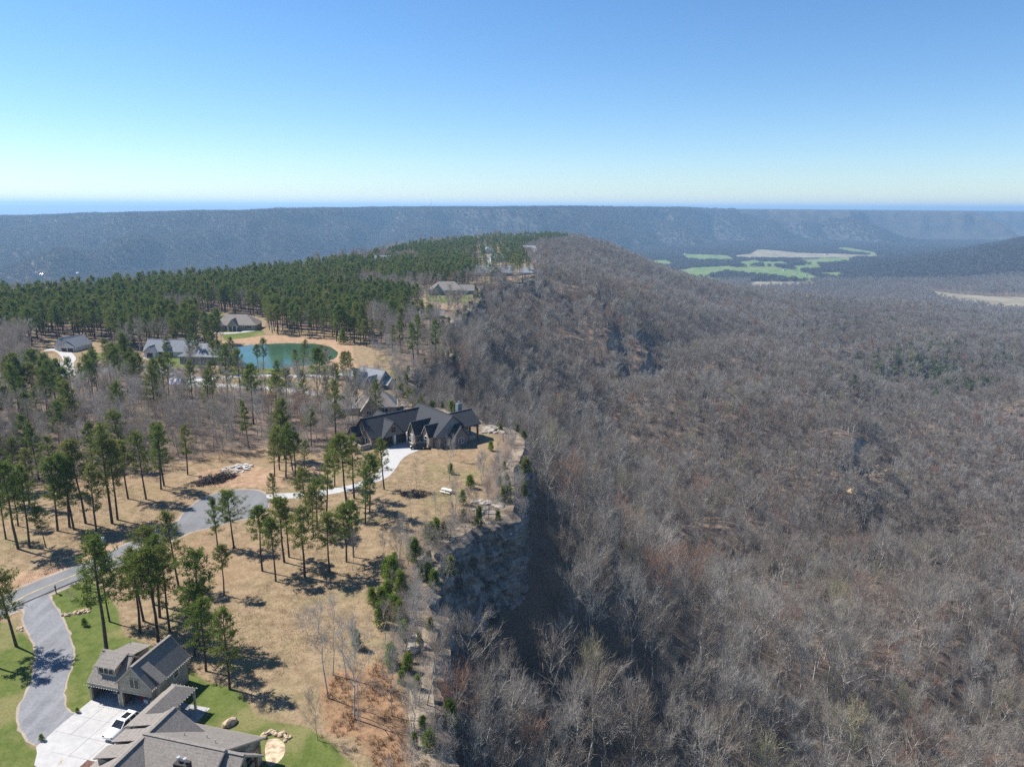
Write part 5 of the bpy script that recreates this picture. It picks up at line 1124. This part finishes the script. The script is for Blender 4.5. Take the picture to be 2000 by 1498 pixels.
for i, (bx, by, rp, lb) in enumerate([(166, 1222, 6, 'small round shrub on the lawn beside the garage'), (138, 1172, 8, 'leafless sapling in a mulch ring near the mailbox'), (424, 1332, 8, 'reddish leafless shrub on the lawn right of the garage, upper one'), (506, 1388, 8, 'reddish leafless shrub on the lawn above the large house'), (474, 1362, 7, 'reddish leafless shrub between two others on the lawn'), (600, 1240, 22, 'wide leafless grey shrub on dry grass left of the slim bare trees'), (748, 1110, 10, 'grey leafless shrub left of the rim bushes'), (82, 1446, 5, 'small dark shrub at the lower left corner of the forecourt'), (152, 1392, 4, 'potted shrub at the upper left edge of the forecourt')]):
    x, y = G(bx, by); s_ = rp / FPX * math.hypot(y, 65) / 1.5; o = tree('shrub', BUSH_P[0] if i in (0, 7, 8) else random.choice(SHRUB_P), x, y, 0, s_ * .9, s_, 1.0, lb, 'shrub', None)

# ---- woods
FG2 = grow(FIELDS_G + FIELDS_B)
HP = [p for h_ in HOUSES for p in h_.poly()]
VIEWCLEAR = [GP(q) for q in ([(690, 780), (790, 760), (800, 800), (690, 812)], [(770, 650), (795, 650), (795, 640), (770, 640)])]
def keep_clear(x, y, soft):
    m = np.ones(len(x), bool)
    for p in SURF + HP: m &= sd_poly(x, y, p) > soft
    m &= sd_poly(x, y, POND) > 3
    hx = np.array(hand_xy)
    return m
def grid(x0, x1, y0, y1, sp, seed, jit=.42):
    r = np.random.RandomState(seed); X, Y = np.meshgrid(np.arange(x0, x1, sp), np.arange(y0, y1, sp)); X = X.ravel() + r.uniform(-jit, jit, X.size) * sp; Y = Y.ravel() + r.uniform(-jit, jit, Y.size) * sp
    return X, Y, r
def inview(x, y, m=45): return (np.abs(x) < y * .745 + m) & (y > 30)
CLEAR_P = [GP(q) for q in (
    [(-300, 1010), (0, 975), (120, 925), (250, 920), (330, 900), (430, 885), (520, 872), (600, 882), (660, 878), (690, 850), (800, 800), (1060, 790), (1060, 1010), (880, 1090), (870, 1700), (-600, 1700)],
    [(425, 652), (470, 650), (640, 664), (760, 690), (800, 700), (800, 802), (640, 775), (430, 765), (425, 700)],
    [(392, 610), (520, 620), (525, 668), (385, 668)], [(85, 664), (200, 664), (270, 700), (210, 714), (165, 775), (105, 775), (60, 712)], [(255, 690), (440, 688), (450, 768), (330, 768), (255, 748)],
    [(625, 566), (700, 564), (710, 580), (625, 580)], [(800, 575), (945, 560), (1070, 530), (1070, 555), (930, 610), (830, 600)], [(800, 612), (870, 605), (880, 640), (800, 640)],
    [(910, 512), (960, 512), (1075, 518), (1075, 548), (920, 552)], [(930, 486), (980, 480), (1000, 500), (960, 520), (925, 516)], [(830, 486), (900, 484), (905, 494), (830, 496)], [(880, 474), (1060, 468), (1040, 480), (880, 482)], [(320, 738), (440, 736), (440, 760), (320, 762)])]
DECID = [GP(q) for q in ([(-200, 930), (0, 880), (110, 815), (180, 775), (300, 775), (420, 765), (640, 780), (720, 850), (640, 900), (520, 885), (420, 900), (300, 930), (-300, 1020)], [(700, 640), (800, 640), (880, 625), (900, 700), (800, 800), (730, 760), (730, 690)],
    [(870, 600), (960, 560), (1080, 540), (1080, 560), (900, 640)], [(-100, 555), (160, 556), (160, 575), (-100, 585)], [(560, 520), (860, 490), (860, 482), (560, 505)])]
# candidates on the plateau
X, Y, r1 = grid(-620, 130, 90, 1480, 5.6, 1); s = sd_poly(X, Y, PLATEAU); k = (s < -2.5) & inview(X, Y); X, Y, s = X[k], Y[k], s[k]
clr = inmask(X, Y, CLEAR_P, .01) > .5; dec = inmask(X, Y, DECID, .01) > .5
kk = keep_clear(X, Y, 2.0); X, Y, s, clr, dec = X[kk], Y[kk], s[kk], clr[kk], dec[kk]
pn = fbm(X / 60, Y / 60, 3); rnd = r1.rand(len(X))
isdec = (dec & (rnd > .12)) | ((~dec) & (pn > .63)) | ((~dec) & (s > -16)) | ((~dec) & (rnd < .05)) | ((X < -300) & (s > -45) & (rnd < .8))
clr = clr & ~((Y > 560) & (r1.rand(len(X)) < .18)); thin = (inmask(X, Y, [GP([(395, 758), (690, 758), (690, 808), (420, 800)])], .01) > .5) & (r1.rand(len(X)) < .65); clr = clr | thin
pine_xy = np.c_[X, Y][(~clr) & (~isdec)]; dec_xy = np.c_[X, Y][(~clr) & isdec & (r1.rand(len(X)) < .97)]
# scattered trees in the clearings further off
sc_p = [(432, 730), (446, 726), (505, 727), (515, 722), (583, 733), (592, 728), (625, 727), (632, 732), (642, 738), (680, 748), (688, 744), (670, 742), (470, 738), (284, 745), (205, 690), (330, 720), (372, 716), (395, 722), (420, 718), (250, 735), (228, 742), (200, 745), (170, 752), (150, 740), (100, 752), (60, 748), (20, 770), (305, 708), (362, 720), (408, 700), (418, 705), (386, 708), (455, 716), (690, 668), (745, 672), (700, 664), (715, 668), (728, 676),
        (955, 545), (1000, 545), (975, 520), (1010, 530), (930, 530), (1030, 540), (985, 505), (700, 800), (545, 770), (560, 790), (640, 795), (600, 800)]
sc_p = [q for q in sc_p if q not in ((284, 745), (362, 720), (395, 722), (170, 752), (150, 740), (200, 745), (205, 690), (408, 700), (305, 708), (458, 716), (470, 738))]
dist_p = np.array([G(a, b_) for a, b_ in sc_p]); pine_xy = np.r_[pine_xy, dist_p]; SCSET = set((round(a, 3), round(b_, 3)) for a, b_ in dist_p)
sc_d = [(440, 770), (470, 778), (520, 770), (560, 775), (590, 772), (650, 790), (690, 800), (720, 805), (745, 800), (640, 770), (600, 765), (450, 745), (640, 748), (720, 812), (770, 790), (760, 700), (770, 735), (405, 665), (432, 672), (850, 590), (880, 590), (905, 600), (940, 550), (965, 548), (1000, 546), (1020, 547), (1045, 543), (980, 549), (700, 830), (660, 820), (680, 825), (735, 815), (630, 822)]
dec_xy = np.r_[dec_xy, np.array([G(a, b_) for a, b_ in sc_d])]
rim_sh = []
# thin cover along the rim of the near meadow
X, Y, r2 = grid(-60, 20, 60, 260, 4.0, 5); s = sd_poly(X, Y, PLATEAU); k = (s < -1) & (s > -13) & (r2.rand(len(X)) < .5 * sstep(-14, -3, s)) & (sd_poly(X, Y, HP[4]) > 2); k &= keep_clear(X, Y, 1.5)
rim_xy = np.c_[X, Y][k]
# slopes
def slope_pts(x0, x1, y0, y1, sp, seed, smin):
    X, Y, r = grid(x0, x1, y0, y1, sp, seed); k = inview(X, Y); X, Y = X[k], Y[k]; s = sd_poly(X, Y, PLATEAU); k = (s > smin) & ((X > -90) | (s < 90) | (Y > 1500)); X, Y, s = X[k], Y[k], s[k]
    k = ~((inmask(X, Y, FG2, .01) > .5) & (Y > 1700)); X, Y = X[k], Y[k]
    e = 3.0; z = H(X, Y); st = np.hypot(H(X + e, Y) - z, H(X, Y + e) - z) / e; k = (st < 1.9) & (fbm(X / 28 + 7, Y / 28, 3) + r.uniform(-.12, .12, len(X)) > .27); return X[k], Y[k], z[k], r
A_ = slope_pts(-80, 420, 40, 520, 6.6, 21, 7); B_ = slope_pts(-200, 1000, 520, 1250, 6.9, 22, 4); C_ = slope_pts(-300, 1900, 1250, 2500, 10.0, 23, 3)
A2_ = slope_pts(420, 700, 40, 520, 7.5, 24, 5)
A3_ = slope_pts(-80, 60, 50, 420, 5.2, 26, 4.0); k3 = (sd_poly(A3_[0], A3_[1], PLATEAU) < 18) & ((A3_[1] < 116) | (A3_[1] > 205)); A3_ = (A3_[0][k3], A3_[1][k3], A3_[2][k3])
AX = np.r_[A_[0], A2_[0], A3_[0]]; AY = np.r_[A_[1], A2_[1], A3_[1]]; AZ = np.r_[A_[2], A2_[2], A3_[2]]
sA = sd_poly(AX, AY, PLATEAU); kO = ~((sA < 13) & (AY > 116) & (AY < 172))
for (ox, oy, orad) in OUTC: kO &= (AX - ox) ** 2 + ((AY - oy) * .6) ** 2 > orad ** 2
AX, AY, AZ = AX[kO], AY[kO], AZ[kO]
# nearest of each kind become single trees; the rest are woodland masses
def dcam(x, y, z): return np.sqrt(x ** 2 + y ** 2 + (z - CAM_Z) ** 2)
nh_p = sum(len(v) for v in STANDS.values()); nh_b = sum(len(v) for v in BST.values())
LATER = []
dp = np.argsort(dcam(pine_xy[:, 0], pine_xy[:, 1], 0)); NP = 300 - nh_p
for i in dp[:NP]:
    x, y = pine_xy[i]; s_ = random.uniform(.6, .8) if (round(x, 3), round(y, 3)) in SCSET else random.uniform(.7, 1.1)
    lab = 'the left bare woods' if y < 330 else 'the trees around the pond' if (x > -190 and y < 460) else 'the plantation behind the left houses'
    o = tree('pine_tree', PINE_P[random.randrange(6)], x, y, 0, s_, s_ * random.uniform(.9, 1.15), random.uniform(0, 6.28), 'pine', 'pine tree', 'pines in ' + lab)
    LATER.append((o, 'pine', lab))
bx = np.r_[dec_xy[:, 0], rim_xy[:, 0], AX]; by = np.r_[dec_xy[:, 1], rim_xy[:, 1], AY]; bz = np.r_[np.zeros(len(dec_xy) + len(rim_xy)), AZ]; bt = np.r_[np.zeros(len(dec_xy)), np.ones(len(rim_xy)), np.full(len(AX), 2)]
vis = (np.abs(bx) < by * .73 + 6) & ((bz - CAM_Z) * math.cos(_p) - 0 > -(by * .8 + 40) * 1.2); db = np.where(vis, dcam(bx, by, bz + 14), 1e9); ob = np.argsort(db); NB = 300 - nh_b
for i in ob[:NB]:
    x, y, z, t_ = bx[i], by[i], bz[i], bt[i]
    s_ = random.uniform(.65, 1.4) if t_ == 2 else random.uniform(.5, .85) if t_ == 0 else random.uniform(.25, .5)
    if t_ == 2 and y < 125 and sd_poly(np.array([x]), np.array([y]), PLATEAU)[0] < 20: s_ = random.uniform(.55, .95)
    lab = {0: 'the left bare woods', 1: 'the scrub along the near cliff rim', 2: 'the steep slope below the cliff'}[int(t_)]
    o = tree('bare_tree', random.choice(BARE_P if t_ != 1 else BARE_P + SLIM_P), x, y, z - .3, s_, s_ * random.uniform(.85, 1.15), random.uniform(0, 6.28), lab, 'bare tree', 'bare trees on ' + lab)
    LATER.append((o, 'small bare tree' if t_ == 1 else 'bare grey tree', lab))
def topix(o, up):
    v = Vector((o.location.x, o.location.y, o.location.z + up - CAM_Z)); d = v.dot(_fw); return 1000 + FPX * v.dot(_rt) / d, 749 - FPX * v.dot(_up) / d
from collections import defaultdict
_g = defaultdict(list)
for o, kd, lb in LATER: _g[(kd, lb)].append(o)
for (kd, lb), os_ in _g.items():
    os_.sort(key=lambda o: -topix(o, 8)[1])
    for b0 in range(0, len(os_), 14):
        band = sorted(os_[b0:b0 + 14], key=lambda o: topix(o, 8)[0])
        for i, o in enumerate(band): o['label'] = '%s %s, %s from left, %s row up' % (kd, {'the steep slope below the cliff': 'on the slope below the cliff', 'the left bare woods': 'in the left bare woods', 'the scrub along the near cliff rim': 'in the rim scrub', 'the trees around the pond': 'around the pond', 'the plantation behind the left houses': 'in the left plantation'}[lb], ordn(i), ordn(b0 // 14))
rs = np.random.RandomState(77)
def mk(x, y, z, lo, hi, wv=.15):
    n = len(x); s_ = rs.uniform(lo, hi, n); w_ = s_ * rs.uniform(1 - wv, 1 + wv, n); return np.c_[x, y, z], np.c_[w_, w_, s_]
rest = ob[NB:]; rest = rest[(bt[rest] != 1)]
near_col = proto_collection('bare_near', [joined_mesh(g, 'bark', 'twigs', 'bare_near') for g in BARE_G])
BM_G = [bare(600 + i, 17, 5.0 + .5 * (i % 2), 520, .12, 1.9, 9, .3, False) for i in range(5)]
mid_col = proto_collection('bare_mid', [joined_mesh(g, 'bark', 'twigs', 'bare_mid') for g in BM_G])
BF_G = [bare(700 + i, 17, 6.2, 150, .42, 2.6, 5, .3, False) for i in range(4)]
far_col = proto_collection('bare_far', [joined_mesh(g, 'bark', 'twigs', 'bare_far') for g in BF_G])
rx, ry, rz = bx[rest], by[rest], bz[rest] - .3; dd = dcam(rx, ry, rz); pl = bt[rest] == 0
k = (dd < 420) & (~pl); p_, s_ = mk(rx[k], ry[k], rz[k], .65, 1.4); scatter('bare_woodland', near_col, 7, p_, s_, 1, 'leafless grey woodland covering the near slope below the cliff', 'woodland')
k = (dd >= 420) & (~pl); p_, s_ = mk(np.r_[rx[k], B_[0]], np.r_[ry[k], B_[1]], np.r_[rz[k], B_[2]], .7, 1.35); scatter('bare_woodland', mid_col, 5, p_, s_, 2, 'leafless grey woodland on the middle of the long slope', 'woodland')
k = pl & (dd < 380); p_, s_ = mk(rx[k], ry[k], rz[k], .5, .85); scatter('bare_woodland', near_col, 7, p_, s_, 3, 'leafless brown-grey woods on the plateau left of the houses', 'woodland')
k = pl & (dd >= 380); p_, s_ = mk(rx[k], ry[k], H(rx[k], ry[k]), .5, .85); scatter('bare_woodland', mid_col, 5, p_, s_, 4, 'leafless trees mixed along the plateau edges far off', 'woodland')
p_, s_ = mk(C_[0], C_[1], C_[2] - 1, .8, 1.2); scatter('bare_woodland', far_col, 4, p_, s_, 5, 'leafless woodland over the end of the slope and valley floor', 'woodland')
pmid = [joined_mesh(pine(800 + i, 17, 3.0, 26, 3, 7, (1.0, .42), .38, det=False), 'bark_pine', 'needles', 'pine_mid') for i in range(5)]
pnear_col = proto_collection('pine_near', [joined_mesh(g, 'bark_pine', 'needles', 'pine_near') for g in PINE_G]); pmid_col = proto_collection('pine_mid', pmid)
pr_ = pine_xy[dp[NP:]]; d_ = np.hypot(pr_[:, 0], pr_[:, 1]); k = d_ < 520
p_, s_ = mk(pr_[k][:, 0], pr_[k][:, 1], H(pr_[k][:, 0], pr_[k][:, 1]), .75, 1.05); scatter('pine_plantation', pnear_col, 6, p_, s_, 6, 'dense green pine plantation behind the houses and pond', 'woodland')
p_, s_ = mk(pr_[~k][:, 0], pr_[~k][:, 1], H(pr_[~k][:, 0], pr_[~k][:, 1]), .75, 1.1); scatter('pine_plantation', pmid_col, 5, p_, s_, 7, 'dense green pine plantation running along the far ridge top', 'woodland')
# evergreens scattered in the hollow on the right
ex = []; rs2 = np.random.RandomState(5)
for (cx_, cy_, sx_, sy_, n_) in [(1800, 740, 90, 40, 90), (1700, 640, 80, 25, 60), (1860, 760, 60, 30, 50), (1600, 620, 60, 20, 30), (1950, 700, 50, 40, 40), (1580, 565, 50, 10, 30), (1830, 690, 60, 20, 40), (1700, 760, 60, 40, 24)]:
    for _ in range(n_): ex.append((cx_ + rs2.normal() * sx_ * .6, cy_ + rs2.normal() * sy_ * .6))
exy = np.array([P(a, b_) for a, b_ in ex if b_ > 556]); p_, s_ = mk(exy[:, 0], exy[:, 1], H(exy[:, 0], exy[:, 1]), .8, 1.1); s_[:, :2] *= 1.6
scatter('evergreen_trees', pmid_col, 5, p_, s_, 8, 'dark evergreens dotted through the hollow at the right', 'woodland')
# far forest canopy
def clump(seed):
    rs_ = np.random.RandomState(seed); n = 90; a = rs_.uniform(0, 6.283, n); q = np.sqrt(rs_.rand(n)) * 9; base = np.c_[q * np.cos(a), q * np.sin(a), rs_.uniform(5, 13, n)]
    d = rs_.normal(0, .6, (n, 3)); d[:, 2] += .5; d /= np.linalg.norm(d, axis=1)[:, None]; v_, f_ = tri_blades(base, d, rs_.uniform(3, 6, n), rs_.uniform(1.5, 3.2, n), rs_); return mesh_from('canopy_clump', v_, f_, [M['far_canopy']])
cl_col = proto_collection('canopy_clump', [clump(i) for i in range(5)])
X, Y, r_ = grid(-4200, 4600, 2200, 5900, 19, 31); k = inview(X, Y, 100) & ~((inmask(X, Y, FG2, .01) > .5)) & ~((X < 1900) & (X > -200) & (Y < 2500)); X, Y = X[k], Y[k]
p_, s_ = mk(X, Y, H(X, Y) - 2, .8, 1.25); scatter('far_forest', cl_col, 5, p_, s_, 9, 'leafless forest covering the far mountain and the spur at right', 'woodland')
# scrub hanging over the rim, undergrowth below it, dry grass clumps on the meadow
shr = [joined_mesh(bare(900 + i, 3.4, 1.9, 420, .04, .8, 9, .05), 'bark', 'twigs', 'scrub') for i in range(3)] + [joined_mesh(pine(930 + i, 3.4, 1.6, 26, 5, 9, (.5, .16), .05, low=True), 'bark_pine', 'needles', 'scrub') for i in range(1)]
sh_col = proto_collection('scrub', shr)
X, Y, r_ = grid(-90, 60, 60, 700, 2.3, 41); s__ = sd_poly(X, Y, PLATEAU); k = (s__ > -5) & (s__ < 2.2) & (r_.rand(len(X)) < np.where(Y < 250, .75, .5)) & keep_clear(X, Y, 1.0); k &= ~((np.abs(Y - 190) < 28) & (X > -12) & (s__ < 1) & (r_.rand(len(X)) < .8))
p_, s_ = mk(X[k], Y[k], np.where(s__[k] > 1.2, -1.0, 0) * s__[k], .4, 1.1, .3); scatter('rim_scrub', sh_col, 4, p_, s_, 21, 'leafless scrub and small evergreens growing along the cliff rim', 'scrub')
X, Y, r_ = grid(-60, 260, 50, 420, 5.0, 42); s__ = sd_poly(X, Y, PLATEAU); k = (s__ > 3) & inview(X, Y) & (r_.rand(len(X)) < .6)
p_, s_ = mk(X[k], Y[k], H(X[k], Y[k]), .6, 1.6, .3); scatter('undergrowth', sh_col, 3, p_, s_, 22, 'leafless undergrowth between the trees on the near slope', 'scrub')
X, Y, r_ = grid(-230, 0, 160, 330, 3.6, 43); k = (inmask(X, Y, DECID, .01) > .5) & (r_.rand(len(X)) < .6) & (sd_poly(X, Y, PLATEAU) < -2) & keep_clear(X, Y, 1.0) & inview(X, Y)
p_, s_ = mk(X[k], Y[k], 0 * X[k], .4, 1.3, .3); scatter('undergrowth', sh_col, 3, p_, s_, 23, 'leafless undergrowth in the left bare woods', 'scrub')
# broom sedge tufts and grass texture near the rim
def tuft(seed, n=26, h_=.9, w_=.07):
    rs_ = np.random.RandomState(seed); base = np.c_[rs_.normal(0, .3, (n, 2)), np.zeros(n)]; d = rs_.normal(0, .35, (n, 3)); d[:, 2] = 1; d /= np.linalg.norm(d, axis=1)[:, None]; return tri_blades(base, d, rs_.uniform(.5, 1.1, n) * h_, np.full(n, w_), rs_)
tc = proto_collection('broom_tuft', [mesh_from('broom_tuft', *tuft(i), [M['broom']]) for i in range(4)])
X, Y, r_ = grid(-45, 5, 58, 105, .8, 33); k = (inmask(X, Y, BROOM, 2) > r_.rand(len(X))) & (fbm(X / 3, Y / 3, 3) > .47) & (sd_poly(X, Y, PLATEAU) < -1); p_, s_ = mk(X[k], Y[k], 0 * X[k], .4, .9); scatter('broom_grass', tc, 4, p_, s_, 10, 'orange broom grass tufts on the ground near the rim', 'grass')

M['dry_grass'] = simple('dry_grass_blades', (0.3, 0.23, 0.13), 0.3, 0.3, 0.95, 0.05)
gc_ = proto_collection('grass_clump', [mesh_from('grass_clump', *tuft(20 + i, 9, .3, .05), [M['dry_grass']]) for i in range(4)])
X, Y, r_ = grid(-150, 10, 60, 185, .75, 51); k = inview(X, Y, 4) & (fbm(X / 7, Y / 7, 4) + r_.uniform(-.15, .15, len(X)) > .5) & (sd_poly(X, Y, PLATEAU) < -1.5); X, Y = X[k], Y[k]
k = (inmask(X, Y, LAWNS, .5) < .3); X, Y = X[k], Y[k]; k = keep_clear(X, Y, .2); p_, s_ = mk(X[k], Y[k], 0 * X[k], .5, 1.3); print('grass', len(p_)); scatter('dry_grass', gc_, 4, p_, s_, 24, 'clumps of dry tan grass over the near meadow', 'grass')
# ------------------------------------------------------------------ haze
hb = MB().box(-42000, 42000, -3000, 42000, -260, 150)
me = mesh_from('haze', hb.v, hb.f, []); m, t = newmat('haze_air')
pv = t.nodes.new('ShaderNodeVolumePrincipled'); pv.inputs['Color'].default_value = (0.42, 0.69, 1.0, 1); pv.inputs['Density'].default_value = HAZE_DENSITY; pv.inputs['Anisotropy'].default_value = 0.2
oo = t.nodes.new('ShaderNodeOutputMaterial'); t.links.new(pv.outputs[0], oo.inputs['Volume']); me.materials.append(m)
tag(link('haze', me), kind='stuff')
print('OBJECTS', len(bpy.data.objects), 'near', len(p_))
